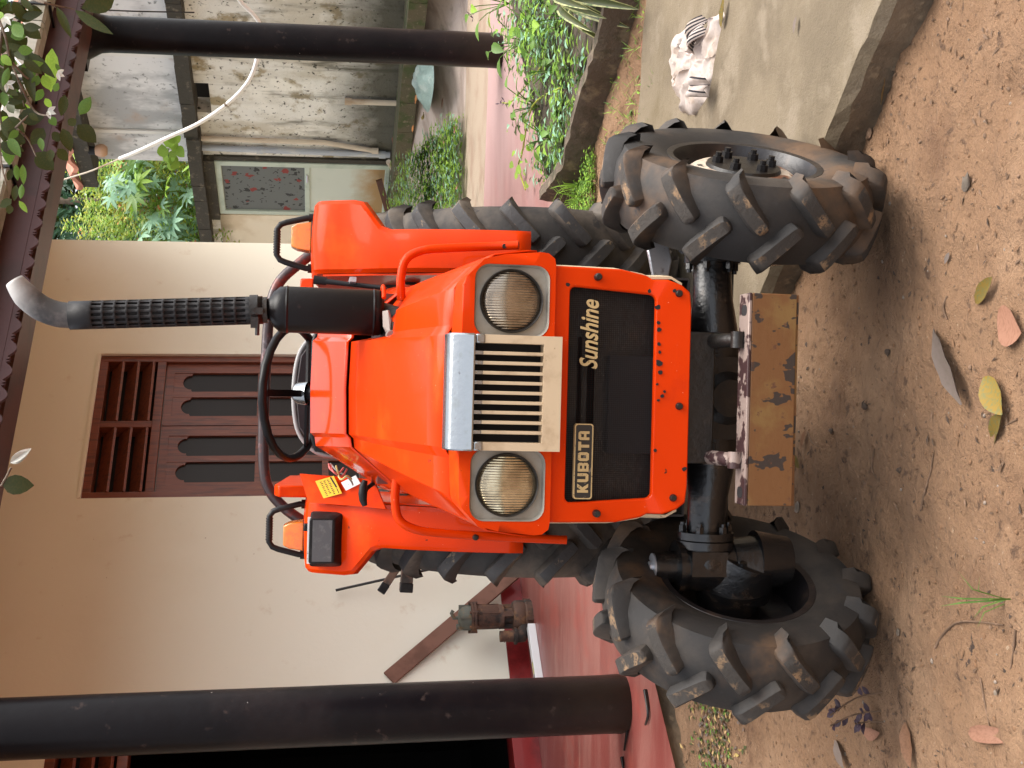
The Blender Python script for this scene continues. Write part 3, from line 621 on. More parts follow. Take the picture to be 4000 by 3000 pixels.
for i in range(24):
    s0 = -2.3 + i * 0.28; j = 0.03 * nz(s0, 0, 3); mb.box(s0, s0 + 0.279, -0.20 + j, 0.1, 2.60 + 0.5 * j, 2.74 + 0.6 * j, 0, Ms)
Hs(mb, 'ledge', LEDGE)
def sheet(a, b, name='wall_sheet'):
    mb = MB(); m_ = 12
    mb.box(a, b, 0.0 + 0.002 * (hash(name) % 3), 0.02, 2.74, 3.76, 0, Ms); return Hs(mb, name, ASBESTOS)
cuts = [-2.3, -2.05, -0.56, 0.64, 1.16]
for i, (a, b) in enumerate(zip(cuts[:-1], cuts[1:])): sheet(a, b - 0.004)
mb = MB(); mb.box(0.615, 0.665, -0.022, -0.001, 2.74, 3.74, 0, Ms); Hs(mb, 'cover_strip', mat('white_strip', (0.70, 0.68, 0.64), 0.8))
mb = MB(); mb.box(-0.60, -0.53, -0.022, -0.001, 2.74, 3.72, 0, Ms); Hs(mb, 'cover_strip', MATS['white_strip'])
mb = MB(); mb.box(-2.3, 1.2, -0.30, 0.1, 3.72, 3.80, 0, Ms); mb.box(-2.3, 1.2, -0.34, -0.30, 3.70, 3.86, 0, Ms); Hs(mb, 'roof_beam', LEDGE)
tm = MB(); secs = []
for kk, dz in ((0.0, 0.0), (0.42, 0.17)):
    pass
for (oy, oz) in ((-0.38, 0.0), (-0.38, 0.05), (0.1, 0.26), (0.1, 0.21)):
    secs.append([(x / 8 * 0.30 - 0.15, oy, oz + 0.030 * math.sin(x / 8 * 2 * math.pi)) for x in range(9)])
tm.loft([secs[1], secs[0], secs[3], secs[2], secs[1]])
t0 = None
for i in range(11):
    s = -2.15 + i * 0.305
    M_ = Matrix.Translation(-SB) @ Ms @ Matrix.Translation((s + 0.15, 0, 3.87))
    if t0 is None: t0 = tm.build('roof_tile', TERRA, shed, smooth=40); t0.matrix_local = M_
    else: inst('roof_tile', t0.data, shed, M_)
# door: pale green steel frame, curtained glass above, rust-footed sheet below
ds0, ds1, dz0, dz1 = 1.08, 2.08, 0.57, 2.49; dzm = sz(664, 400)[1]
fr = MB()
for a, b, c, d in ((ds0, ds0 + 0.07, dz0, dz1), (ds1 - 0.07, ds1, dz0, dz1), (ds0 + 0.07, ds1 - 0.07, dz1 - 0.07, dz1), (ds0 + 0.07, ds1 - 0.07, dz0, dz0 + 0.05), (ds0 + 0.07, ds1 - 0.07, dzm - 0.03, dzm + 0.03)): fr.box(a, b, -0.045, 0.0, c, d, 0, Ms)
sdoor = Hs(fr, 'door', GREENFR, bevel=0.006)
mb = MB(); mb.box(ds0 + 0.07, ds1 - 0.07, -0.020, -0.006, dzm + 0.03, dz1 - 0.07, 0, Ms); mb.build('curtained_pane', CURT, sdoor)
mb = MB(); mb.box(ds0 + 0.07, ds1 - 0.07, -0.030, -0.006, dz0 + 0.05, dzm - 0.03, 0, Ms); mb.build('lower_sheet', GREENPN, sdoor)
mb = MB(); mb.tube([Ms @ Vector((ds0 + 0.20, -0.05, dzm + 0.0)), Ms @ Vector((ds0 + 0.32, -0.06, dzm))], 0.012, 8); mb.build('bolt', STEEL, sdoor)
mb = MB(); mb.box(ds0 - 0.06, ds1 + 0.06, -0.09, 0.0, dz1, 2.60, 0, Ms); mb.box(ds0 - 0.07, ds0 - 0.002, -0.03, 0, dz0, dz1, 0, Ms); Hs(mb, 'lintel', LEDGE)
# pipes down the wall
def spipe(pts, r, m, name='drain_pipe', collars=()):
    mb = MB(); P = [Ms @ Vector((s, -0.05, z)) for s, z in pts]; mb.tube(P, r, 10)
    for c in collars: mb.tube([Ms @ Vector((c[0], -0.05, c[1] - 0.035)), Ms @ Vector((c[0], -0.05, c[1] + 0.035))], r * 1.3, 10)
    return Hs(mb, name, m, smooth=40)
a, b, c = sz(408, 290), sz(700, 300), sz(810, 318); spipe([a, b, c], 0.028, PVCC, collars=[c])
a, b = sz(420, 310), sz(842, 327); spipe([a, b], 0.034, PVCG, collars=[(a[0] + (b[0] - a[0]) * .33, a[1] + (b[1] - a[1]) * .33), (a[0] + (b[0] - a[0]) * .96, a[1] + (b[1] - a[1]) * .96)])
a, b = sz(752, 211), sz(864, 215); spipe([a, b], 0.030, PVCC, 'short_pipe', [a])
mb = MB(); P = [sz(838, 330), sz(848, 345), sz(858, 400), sz(862, 420)]; mb.tube([Ms @ Vector((s, -0.12, z)) for s, z in P], 0.03, 8); Hs(mb, 'drain_pipe', PVCC, smooth=40)
# kerb at the shed's foot
mb = MB()
for i in range(14):
    s0 = -2.3 + i * 0.46; j = 0.03 * nz(s0, 1, 2); mb.box(s0, s0 + 0.455, -0.42 + j, -0.02, 0.40, 0.565 + 0.4 * j, 0, Ms)
tag(mb.build('yard_kerb', MOSSK), kind='structure')
# ================================================================ THE TRACTOR  (own axes: x to the photo's right hand, y backwards, z up; origin under the front axle)
TR = empty('tractor', (-0.045, 2.97, 0.012), 'small orange tractor parked nose-on with dusty lugged tyres and a tall black exhaust stack', 'tractor')
TR.rotation_euler = (0, rad(1.5), 0)
def T(mb, name, m, parent=None, **k): return mb.build(name, m, parent or TR, **k)

# ---- tyres
def tyre(Rr, wd, rim, nl, lh, lw, tip=0.03, sw=1.0):
    mb = MB(); h = wd / 2; c = Rr - lh
    prof = [(rim - 0.012, -h * 0.78), (rim + 0.008, -h * 0.86), (rim + (c - rim) * 0.30, -h * 1.0), (rim + (c - rim) * 0.58, -h * 1.04), (rim + (c - rim) * 0.82, -h * 0.97), (c - 0.020, -h * 0.84), (c - 0.007, -h * 0.58), (c, -h * 0.25)]
    prof = prof + [(r, -x) for r, x in reversed(prof)]
    seg = 96; M_ = MB()
    secs = []
    for r, x in prof:
        secs.append([(x, -r * math.cos(2 * math.pi * j / seg), r * math.sin(2 * math.pi * j / seg)) for j in range(seg)])
    mb.loft(secs, 0, True)
    # inside of the carcass
    secs = [[(x, -r * math.cos(2 * math.pi * j / seg), r * math.sin(2 * math.pi * j / seg)) for j in range(seg)] for r, x in ((rim - 0.012, -h * 0.78), (rim - 0.012, h * 0.78))]
    mb.loft(secs, 0, True)
    for side in (-1, 1):
        for k in range(nl):
            a0 = 2 * math.pi * (k + (0.5 if side > 0 else 0)) / nl
            L_ = h * 0.98; rise = L_ * 1.02
            path = []                       # (x from centre, arc up, r top, r base, width)
            k_ = lh / 0.026
            for t, xx, drop, bd, wf in ((0.0, None, .006, .012, .40), (0.03, None, .001, .012, .80), (0.10, None, 0, .012, .96), (0.3, None, .001, .013, 1), (0.55, None, .003, .015, 1.0), (0.8, None, .006, .022, 1.04), (0.94, None, .011, .034, 1.08), (1.0, h * 0.99, .021, .050, 1.10), (1.03, h * 1.045, .045, .066, 1.08), (1.06, h * 1.045, .074, .082, 0.95)):
                x = tip + (L_ - tip) * t if xx is None else xx; arc = rise * (t ** 0.90)
                rt = Rr - drop * k_; rb = Rr - lh - bd * k_ if t < 1.02 else rt - 0.012; wv = lw * wf
                path.append((x, arc, rt, rb, wv))
            secs = []
            dx, da = (L_ - tip), rise; ln = math.hypot(dx, da); px_, pa = -da / ln, dx / ln
            for x, arc, rt, rb, wv in path:
                sec = []
                for u, rr in ((-0.78, rb), (-0.50, rt - 0.004), (-0.40, rt), (0.40, rt), (0.50, rt - 0.004), (0.78, rb)):
                    X_ = side * (x + px_ * wv * u); A = a0 + (arc + pa * wv * u) / Rr
                    sec.append((X_, -rr * math.cos(A), rr * math.sin(A)))
                secs.append(sec)
            o = len(mb.v); mb.loft(secs, 0)
            nf = len(mb.f); per = 5; base_f = nf - per * (len(secs) - 1)
            for i in range(len(secs) - 1):
                if i < len(secs) - 4: mb.m[base_f + i * per + 2] = 1
            mb.add(secs[0], [(0, 1, 2, 3, 4, 5)], 0); mb.add(secs[-1], [(0, 1, 2, 3, 4, 5)], 0)
    return mb
def lathe_x(prof, seg=48):
    mb = MB(); secs = [[(x, -r * math.cos(2 * math.pi * j / seg), r * math.sin(2 * math.pi * j / seg)) for j in range(seg)] for r, x in prof]
    return mb.loft(secs, 0, True)
FR = 0.350
STEER = rad(24)
fty = tyre(FR, 0.187, 0.188, 13, 0.027, 0.037, -0.006)
def front_wheel(side):
    out = 1 if side > 0 else -1
    # rim barrel and disc; outer side is at +x for the right hand wheel
    mb = lathe_x([(0.190, -0.078), (0.176, -0.080), (0.166, -0.06), (0.158, 0.0), (0.166, 0.055), (0.176, 0.078), (0.192, 0.080), (0.196, 0.074)])
    rim = mb.build('front_wheel', RIMB if side < 0 else RIMB, TR, smooth=40)
    rim.location = (side * 0.515, 0, FR + (0.008 if side > 0 else 0.0)); rim.rotation_euler = (rad(R_.uniform(0, 20)), 0, -STEER)
    t = fty.build('tyre', [RUBBER, LUGTOP], rim, smooth=42)
    d = lathe_x([(0.166, 0.022), (0.155, 0.034), (0.140, 0.040), (0.124, 0.054), (0.112, 0.060), (0.030, 0.058), (0.0005, 0.058)])
    d.loft([[(x * 1.0 - 0.004, -r * math.cos(2 * math.pi * j / 48), r * math.sin(2 * math.pi * j / 48)) for j in range(48)] for r, x in ((0.165, 0.018), (0.02, 0.050))], 0, True)
    if side < 0: d.v = [(-x, y, z) for x, y, z in d.v]
    d.build('wheel_disc', RIMW if side > 0 else RIMB, rim, smooth=35)
    hb = lathe_x([(0.0005, 0.070), (0.076, 0.070), (0.090, 0.068), (0.094, 0.058)], 40)
    if side < 0: hb.v = [(-x, y, z) for x, y, z in hb.v]
    hb.build('hub', GRIME, rim, smooth=35)
    for i in range(6):
        a = i * math.pi / 3 + 0.3; b = MB(); y, z = 0.066 * math.cos(a), 0.066 * math.sin(a)
        b.lathe([(0.0005, 0.095), (0.008, 0.095), (0.008, 0.085), (0.0135, 0.085), (0.0145, 0.068)], (0, 0, 0), 'Z', 8)
        b.v = [(out * zz, y + xx, z + yy) for xx, yy, zz in b.v]
        b.build('wheel_nut', BLACKPL, rim, smooth=30)
    return rim
fwr, fwl = front_wheel(1), front_wheel(-1)
RR, RYC, RZC = 0.560, 1.50, 0.648
rty = tyre(RR, 0.232, 0.315, 20, 0.034, 0.042, -0.004)
for side in (1, -1):
    mb = lathe_x([(0.315, -0.105), (0.300, -0.107), (0.285, -0.07), (0.275, 0.0), (0.285, 0.07), (0.300, 0.107), (0.318, 0.105)])
    mb.loft([[(x, -r * math.cos(2 * math.pi * j / 48), r * math.sin(2 * math.pi * j / 48)) for j in range(48)] for r, x in ((0.28, side * 0.01), (0.18, side * 0.035), (0.10, side * 0.05), (0.0005, side * 0.05))], 0, True)
    rim = mb.build('rear_wheel', CREAM, TR, smooth=40); rim.location = (side * 0.490, RYC, RZC); rim.rotation_euler = (rad(4 if side > 0 else 11), 0, 0)
    rty.build('tyre', [RUBBER2, LUGTOP2], rim, smooth=42)

# ---- front panel under the bonnet
PY = -0.27
def panel_step(x, z): return -0.012 * smooth01(0.66, 0.60, z)
outer = [(-0.284, 0.872), (0.284, 0.872), (0.282, 0.72), (0.270, 0.662), (0.262, 0.648), (0.262, 0.615), (0.252, 0.585), (0.236, 0.564), (0.20, 0.560), (-0.20, 0.560), (-0.236, 0.564), (-0.252, 0.585), (-0.262, 0.615), (-0.262, 0.648), (-0.270, 0.662), (-0.282, 0.72)]
N_ = 96
def ray_loop(poly, c, n):
    """points of a star-shaped polygon at n equal angles, so that two loops pair up"""
    out = []
    for k in range(n):
        a = 2 * math.pi * (k + 0.5) / n; d = Vector((math.cos(a), math.sin(a))); best = None
        for i in range(len(poly)):
            p, q = Vector(poly[i]), Vector(poly[(i + 1) % len(poly)]); e = q - p; den = d.x * e.y - d.y * e.x
            if abs(den) < 1e-9: continue
            w_ = p - Vector(c); t = (w_.x * e.y - w_.y * e.x) / den; u = (w_.x * d.y - w_.y * d.x) / den
            if t > 0 and -1e-6 <= u <= 1 + 1e-6: best = t if best is None else max(best, t)
        out.append((c[0] + d.x * best, c[1] + d.y * best))
    return out
inner = rrect(-0.240, 0.240, 0.640, 0.836, 0.014)
inner = [(x * (1 - 0.055 * (0.836 - z) / 0.2), z) for x, z in inner]
cpt = (0.0, 0.738)
def loops_with_corners(o_, i_, c):
    """angles of every corner of both loops, so both keep their shape"""
    angs = sorted(set([round(math.atan2(z - c[1], x - c[0]), 5) for x, z in o_ + i_]))
    def hit(poly, a):
        d = Vector((math.cos(a), math.sin(a))); best = 0
        for i in range(len(poly)):
            p, q = Vector(poly[i]), Vector(poly[(i + 1) % len(poly)]); e = q - p; den = d.x * e.y - d.y * e.x
            if abs(den) < 1e-12: continue
            w_ = p - Vector(c); t = (w_.x * e.y - w_.y * e.x) / den; u = (w_.x * d.y - w_.y * d.x) / den
            if t > 0 and -1e-4 <= u <= 1 + 1e-4: best = max(best, t)
        return (c[0] + d.x * best, c[1] + d.y * best)
    return [hit(o_, a) for a in angs], [hit(i_, a) for a in angs]
ol, il = loops_with_corners(outer, inner, cpt)
mb = MB(); mb.ring(ol, il, PY, PY + 0.018, 0, panel_step)
panel = T(mb, 'front_panel', ORANGE, bevel=0.004)
mb = MB()       # cream inner flange that shows at both sides
for s_ in (-1, 1):
    pl = [(0.286, 0.868), (0.284, 0.72), (0.276, 0.668), (0.270, 0.652), (0.272, 0.60), (0.258, 0.575)]
    mb.loft([[(s_ * x, PY + 0.0185, z) for x, z in pl], [(s_ * (x + 0.008), PY + 0.075, z) for x, z in pl]], 0)
    mb.loft([[(s_ * x, PY + 0.0185, z) for x, z in pl], [(s_ * (x - 0.006), PY + 0.0186, z) for x, z in pl]], 0)
mb.build('inner_flange', CREAM, panel, fixn=False)
mb = MB(); mb.add([(-0.25, PY + 0.014, 0.63), (0.25, PY + 0.014, 0.63), (0.25, PY + 0.014, 0.845), (-0.25, PY + 0.014, 0.845)], [(0, 1, 2, 3)])
mb.build('mesh_screen', SCREEN, panel, fixn=False)
mb = MB(); mb.box(-0.262, 0.262, PY + 0.10, PY + 0.20, 0.56, 0.86); mb.box(-0.17, 0.13, PY + 0.05, PY + 0.099, 0.765, 0.782); mb.box(-0.17, 0.13, PY + 0.05, PY + 0.099, 0.795, 0.805)
T(mb, 'radiator', RADIATOR)
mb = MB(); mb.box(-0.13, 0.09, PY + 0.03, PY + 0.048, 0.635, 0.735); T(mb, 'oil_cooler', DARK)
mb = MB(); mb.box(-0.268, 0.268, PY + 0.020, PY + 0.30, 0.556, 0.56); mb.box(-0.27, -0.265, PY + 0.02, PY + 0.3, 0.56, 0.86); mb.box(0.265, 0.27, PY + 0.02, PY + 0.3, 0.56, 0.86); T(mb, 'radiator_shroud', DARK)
for x, z in ((-0.262, 0.765), (0.262, 0.775), (-0.225, 0.592), (0.232, 0.590), (-0.02, 0.583)):
    mb = MB(); mb.lathe([(0.0005, PY - 0.018), (0.0060, PY - 0.018), (0.0085, PY - 0.013), (0.0085, PY + 0.0)], (x, 0, z), 'Y', 14); mb.build('panel_bolt', GRIME, panel, smooth=40)
mb = MB()
for x, z, r_ in ((0.20, 0.636, .006), (0.165, 0.634, .004), (0.150, 0.632, .005), (0.118, 0.632, .004), (0.10, 0.630, .0035), (0.075, 0.631, .008), (0.055, 0.627, .005), (0.028, 0.633, .003), (0.012, 0.617, .003), (0.002, 0.622, .004), (-0.008, 0.630, .003), (-0.12, 0.634, .004), (0.243, 0.842, .005), (0.236, 0.655, .005), (-0.10, 0.862, .005), (-0.115, 0.866, .004), (0.238, 0.60, .004), (-0.16, 0.567, .005)):
    n_c = 9; pl = [(x + r_ * (1 + .45 * noise.noise(Vector((x * 90, i * 1.7, z * 60)))) * math.cos(2 * math.pi * i / n_c), z + r_ * (1 + .45 * noise.noise(Vector((x * 90, i * 1.7, z * 60)))) * math.sin(2 * math.pi * i / n_c)) for i in range(n_c)]
    dy = panel_step(x, z); mb = MB(); mb.prism(pl, PY + dy - 0.0006, PY + dy + 0.002); mb.build('paint_chip', DARK, panel)
# badges
def place_text(me, name, m, parent, x0, x1, z0, z1, y, sx=None, depth=0.003):
    vs_ = [v.co.copy() for v in me.vertices]; a0, a1 = min(v.x for v in vs_), max(v.x for v in vs_); b0, b1 = min(v.y for v in vs_), max(v.y for v in vs_); c0, c1 = min(v.z for v in vs_), max(v.z for v in vs_)
    for v in me.vertices:
        x, yy, zz = v.co; v.co = (x0 + (x - a0) / (a1 - a0) * (x1 - x0), y - (zz - c0) / max(1e-9, c1 - c0) * depth, z0 + (yy - b0) / (b1 - b0) * (z1 - z0))
    me.materials.clear(); me.materials.append(m); me.update(); o = bpy.data.objects.new(name, me); COL.objects.link(o); o.parent = parent
    return o
bo = rrect(-0.231, -0.064, 0.776, 0.818, 0.006); bi = rrect(-0.2285, -0.0665, 0.7785, 0.8155, 0.005)
mb = MB(); mb.prism(bi, PY - 0.001, PY + 0.012); bdg = mb.build('maker_badge', BADGE, panel)
mb = MB(); mb.ring(bo, bi, PY - 0.003, PY + 0.012); mb.build('badge_border', GOLD, bdg)
# letters of the maker's badge: each drawn as a heavy block letter on a 5 x 7 cell, as in the photograph
def block_letters():
    out = []
    S = 0.30
    out.append([[(0, 0), (S, 0), (S, .36), (.62, 0), (1, 0), (.58, .5), (1, 1), (.62, 1), (S, .64), (S, 1), (0, 1)]])                       # K
    out.append([[(0, 1), (0, .18), (.16, 0), (.84, 0), (1, .18), (1, 1), (.68, 1), (.68, .25), (.32, .25), (.32, 1)]])                       # U
    out.append([[(0, 0), (.86, 0), (1, .14), (1, .42), (.90, .5), (1, .58), (1, .86), (.86, 1), (0, 1)], [(.32, .20), (.68, .20), (.68, .40), (.32, .40)], [(.32, .60), (.68, .60), (.68, .80), (.32, .80)]])  # B
    out.append([[(.16, 0), (.84, 0), (1, .18), (1, .82), (.84, 1), (.16, 1), (0, .82), (0, .18)], [(.32, .25), (.68, .25), (.68, .75), (.32, .75)]])     # O
    out.append([[(.34, 0), (.66, 0), (.66, .74), (1, .74), (1, 1), (0, 1), (0, .74), (.34, .74)]])                                           # T
    out.append([[(0, 0), (.30, 0), (.30, .28), (.70, .28), (.70, 0), (1, 0), (1, .82), (.84, 1), (.16, 1), (0, .82)], [(.32, .50), (.68, .50), (.68, .76), (.32, .76)]])  # A
    return out
def poly_holes_mesh(loops, depth):
    b = bmesh.new()
    for lp in loops:
        vs_ = [b.verts.new((x, 0, z)) for x, z in lp]
        for i in range(len(vs_)): b.edges.new((vs_[i], vs_[(i + 1) % len(vs_)]))
    bmesh.ops.triangle_fill(b, use_beauty=True, use_dissolve=False, edges=b.edges[:])
    r = bmesh.ops.extrude_face_region(b, geom=b.faces[:]); bmesh.ops.translate(b, verts=[v for v in r['geom'] if isinstance(v, bmesh.types.BMVert)], vec=(0, -depth, 0))
    bmesh.ops.recalc_face_normals(b, faces=b.faces); me = bpy.data.meshes.new('letter'); b.to_mesh(me); b.free(); return me
for i, lps in enumerate(block_letters()):
    x0 = -0.2165 + i * 0.0233; me = poly_holes_mesh([[(x0 + x * 0.0195, 0.785 + z * 0.0245) for x, z in lp] for lp in lps], 0.003)
    for v in me.vertices: v.co.y += PY - 0.001
    me.materials.append(GOLD); o = bpy.data.objects.new('letter', me); COL.objects.link(o); o.parent = bdg
place_text(text_mesh('Sunshine', 0.30, 0.018), 'model_script', GOLD, panel, 0.058, 0.212, 0.771, 0.812, PY - 0.001, depth=0.004)

# ---- bonnet
def hood_half(y):
    t = (y - PY) / (0.68 - PY)
    F = [(0, 1.088), (0.125, 1.086), (0.150, 1.070), (0.238, 1.070), (0.286, 1.028), (0.300, 0.99), (0.310, 0.93)]
    B_ = [(0, 1.296), (0.134, 1.292), (0.146, 1.279), (0.172, 1.275), (0.295, 1.135), (0.308, 1.08), (0.312, 0.95)]
    return [(a[0] + (b[0] - a[0]) * t, a[1] + (b[1] - a[1]) * t) for a, b in zip(F, B_)]
def full(h, y): return [(-x, y, z) for x, z in reversed(h)] + [(x, y, z) for x, z in h[1:]]
mb = MB(); ys = [PY + 0.075 + (0.66 - PY - 0.075) * i / 8 for i in range(9)]
secs = []
for i, y in enumerate(ys):
    h = hood_half(y); h = [(x, z + 0.010 * math.sin(math.pi * i / 8) * (1 if k < 4 else 0.3)) for k, (x, z) in enumerate(h)]
    row = full(h[:5] + [(h[4][0] - 0.001, h[4][1] - 0.012)], y); nt_ = 0.045 * smooth01(0.22, 0.40, y)
    secs.append([(x, yy, z - (nt_ if 0.145 < x < 0.29 else 0)) for x, yy, z in row])
mb.loft(secs, 0)
bon = T(mb, 'bonnet', ORANGE, smooth=24, fixn=False); sl = bon.modifiers.new('thick', 'SOLIDIFY'); sl.thickness = 0.004; sl.offset = -1
# lower sides of the bonnet
for s_ in (-1, 1):
    mb = MB(); secs = []
    for y in ys:
        h = hood_half(y); secs.append([(s_ * (h[4][0] + 0.004), y, h[4][1] - 0.014), (s_ * (h[5][0] + 0.010), y, h[5][1]), (s_ * (h[6][0] + 0.012), y, h[6][1] - 0.01), (s_ * (h[6][0] + 0.012), y, 0.90)])
    mb.loft(secs); o = T(mb, 'bonnet_side', ORANGE, smooth=30, fixn=False); sl = o.modifiers.new('thick', 'SOLIDIFY'); sl.thickness = 0.004; sl.offset = 0
# dark inside of the bonnet
mb = MB(); secs = []
for y in (PY + 0.05, 0.62):
    h = hood_half(y); secs.append([(-h[4][0] + 0.02, y, 0.60), (-h[4][0] + 0.02, y, h[4][1] - 0.03), (-h[3][0] + 0.01, y, h[3][1] - 0.03), (h[3][0] - 0.01, y, h[3][1] - 0.03), (h[4][0] - 0.02, y, h[4][1] - 0.03), (h[4][0] - 0.02, y, 0.60)])
mb.loft(secs, 0, True, True); T(mb, 'engine_block', GRIME)
# lamp surround: the upright face with its rolled edge
outs = [(0, 1.082), (0.232, 1.074), (0.252, 1.068), (0.292, 1.030), (0.303, 0.985), (0.311, 0.905), (0.309, 0.888), (0.298, 0.874), (0.282, 0.870), (0.0, 0.870)]
fo = outs + [(-x, z) for x, z in reversed(outs[1:-1])]
def lamp_hole(c): 
    return rrect(c - 0.079, c + 0.079, 0.884, 1.050, 0.032)
# face is cut into left, middle and right so each opening is its own ring
for c in (-0.202, 0.202):
    s_ = 1 if c > 0 else -1
    oo = [(0.1225, 1.0765), (0.232, 1.0735), (0.252, 1.068), (0.292, 1.030), (0.303, 0.985), (0.311, 0.905), (0.309, 0.888), (0.298, 0.874), (0.282, 0.871), (0.1225, 0.871)]
    oo = [(s_ * x, z) for x, z in oo]
    a, b = loops_with_corners(oo, lamp_hole(c), (c, 0.967))
    mb = MB(); mb.ring(a, b, PY - 0.012, PY + 0.004)
    # band running back from the face to the bonnet top
    top_ = [(0.1225, 1.0765), (0.232, 1.0735), (0.252, 1.068), (0.292, 1.030), (0.303, 0.985), (0.311, 0.905), (0.309, 0.888), (0.298, 0.874), (0.282, 0.871)]
    bk = [(0.1225, 1.090), (0.230, 1.084), (0.246, 1.078), (0.292, 1.036), (0.306, 0.99), (0.318, 0.905), (0.318, 0.885), (0.305, 0.872), (0.285, 0.868)]
    mb.loft([[(s_ * x, PY - 0.012, z) for x, z in top_], [(s_ * x, PY + 0.006, z + 0.004) for x, z in top_], [(s_ * x, PY + 0.072, z) for x, z in bk]], 0)
    T(mb, 'lamp_surround', ORANGE, bevel=0.005)
    # bezel and headlight
    hl = MB(); bo_ = rrect(c - 0.0785, c + 0.0785, 0.8845, 1.0495, 0.031); bi_ = [(c + 0.0690 * math.cos(2 * math.pi * i / 48), 0.967 + 0.0690 * math.sin(2 * math.pi * i / 48)) for i in range(48)]
    a, b = loops_with_corners(bo_, bi_, (c, 0.967)); hl.ring(a, b, PY + 0.004, PY + 0.012)
    hl.loft([[(x, PY - 0.0135, z) for x, z in rrect(c - 0.0785, c + 0.0785, 0.8845, 1.0495, 0.031)], [(x, PY + 0.006, z) for x, z in rrect(c - 0.074, c + 0.074, 0.889, 1.045, 0.028)]], 0, True)
    hd = T(hl, 'headlight', GREYPL, smooth=40)
    rg = MB(); rg.lathe([(0.0695, PY + 0.010), (0.0705, PY - 0.004), (0.0685, PY - 0.010), (0.0652, PY - 0.007), (0.0642, PY + 0.010)], (c, 0, 0.967), 'Y', 48); rg.build('lamp_rim', GRIME, hd, smooth=60)
    ls = MB(); ls.lathe([(0.0648, PY + 0.0), (0.058, PY - 0.0065), (0.045, PY - 0.0125), (0.025, PY - 0.0165), (0.008, PY - 0.018), (0.0004, PY - 0.018)], (c, 0, 0.967), 'Y', 48); lo = ls.build('lamp_glass', LENSR if c > 0 else LENSL, hd, smooth=60)
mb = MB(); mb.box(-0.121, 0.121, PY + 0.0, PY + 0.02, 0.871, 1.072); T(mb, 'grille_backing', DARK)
# grille: beige frame, nine bars with bright tips, chrome cap above
G0, G1, GZ0, GZ1 = -0.1245, 0.1245, 0.862, 1.10
mb = MB(); a, b = loops_with_corners([(G0, 0.862), (G1, 0.862), (G1, 1.055), (G0, 1.055)], [(-0.1065, 0.902), (0.1065, 0.902), (0.1065, 1.0545), (-0.1065, 1.0545)], (0, 0.96))
mb.ring(a, b, PY - 0.058, PY - 0.004); gr = T(mb, 'grille', BEIGE, bevel=0.0025)
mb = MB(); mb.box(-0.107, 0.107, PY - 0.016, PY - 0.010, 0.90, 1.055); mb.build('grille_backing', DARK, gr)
pit = 0.213 / 10
barm = MB(); barm.box(-0.0037, 0.0037, PY - 0.056, PY - 0.018, 0.9022, 1.034)
tipm = MB(); tipm.box(-0.0040, 0.0040, PY - 0.0565, PY - 0.018, 1.034, 1.0543)
b0 = t0 = None
for i in range(9):
    x = -0.1065 + pit * (i + 1)
    if b0 is None: b0 = barm.build('grille_bar', BEIGE, gr, bevel=0.001); t0 = tipm.build('bar_tip', CHROME, gr, bevel=0.001); b0.location.x = t0.location.x = x
    else:
        for src in (b0, t0): c_ = src.copy(); COL.objects.link(c_); c_.parent = gr; c_.location.x = x
mb = MB(); cap = [(PY - 0.066, 1.052), (PY - 0.056, 1.098), (PY - 0.047, 1.106), (PY - 0.006, 1.113), (PY + 0.004, 1.108), (PY + 0.004, 1.052)]
mb.prism(cap, G0 - 0.002, G1 + 0.002, 0, 'X')
for s_ in (-1, 1): mb.box(s_ * 0.1155 - 0.0105, s_ * 0.1155 + 0.0105, PY - 0.0605, PY + 0.0, 1.030, 1.0515)
T(mb, 'chrome_cap', CHROME, bevel=0.004)
# cowl behind the bonnet
mb = MB()
hb_ = hood_half(0.68)
def cw(y, dz, k): return [(-x * k, y, z + dz * (1 if j < 4 else 0.35)) for j, (x, z) in reversed(list(enumerate(hb_[:6])))] + [(x * k, y, z + dz * (1 if j < 4 else 0.35)) for j, (x, z) in list(enumerate(hb_[:6]))[1:]]
mb.loft([cw(0.668, 0.004, 1.0), cw(0.675, 0.012, 1.0), cw(0.78, 0.062, 1.02), cw(0.880, 0.106, 1.05), cw(0.895, 0.104, 1.05), cw(0.895, 0.02, 1.03)], 0)
o = T(mb, 'cowl', ORANGEG, smooth=30, fixn=False); sl = o.modifiers.new('thick', 'SOLIDIFY'); sl.thickness = 0.004; sl.offset = -1
mb = MB(); mb.prism([(-0.20, 1.20), (-0.20, 1.385), (-0.14, 1.402), (0.14, 1.402), (0.20, 1.385), (0.20, 1.20)], 0.897, 0.94); T(mb, 'dashboard', BLACKPL, bevel=0.006)
mb = MB(); mb.box(-0.28, 0.28, 0.70, 0.90, 0.70, 1.20); T(mb, 'bulkhead', mat('dark_red_primer', (0.11, 0.022, 0.016), 0.6, 0, [((0.05, 0.015, 0.012), 6, 0.45, 0.65)]))
# loose wires under the dashboard's edge
for i, (m_, pts) in enumerate(((PIPING, [(-0.235, 0.90, 1.335), (-0.255, 0.88, 1.315), (-0.268, 0.87, 1.29), (-0.285, 0.88, 1.272), (-0.30, 0.90, 1.265)]), (WIRER, [(-0.245, 0.87, 1.295), (-0.262, 0.86, 1.312), (-0.250, 0.86, 1.335), (-0.235, 0.88, 1.34)]), (WIRER, [(-0.25, 0.875, 1.285), (-0.270, 0.86, 1.30), (-0.258, 0.85, 1.325), (-0.238, 0.88, 1.335)]), (WIREY, [(-0.28, 0.88, 1.27), (-0.268, 0.84, 1.285), (-0.278, 0.84, 1.305), (-0.24, 0.88, 1.318)]))):
    mb = MB(); mb.tube(catmull(pts, 5), 0.0030, 6); T(mb, 'wire', m_, smooth=60)
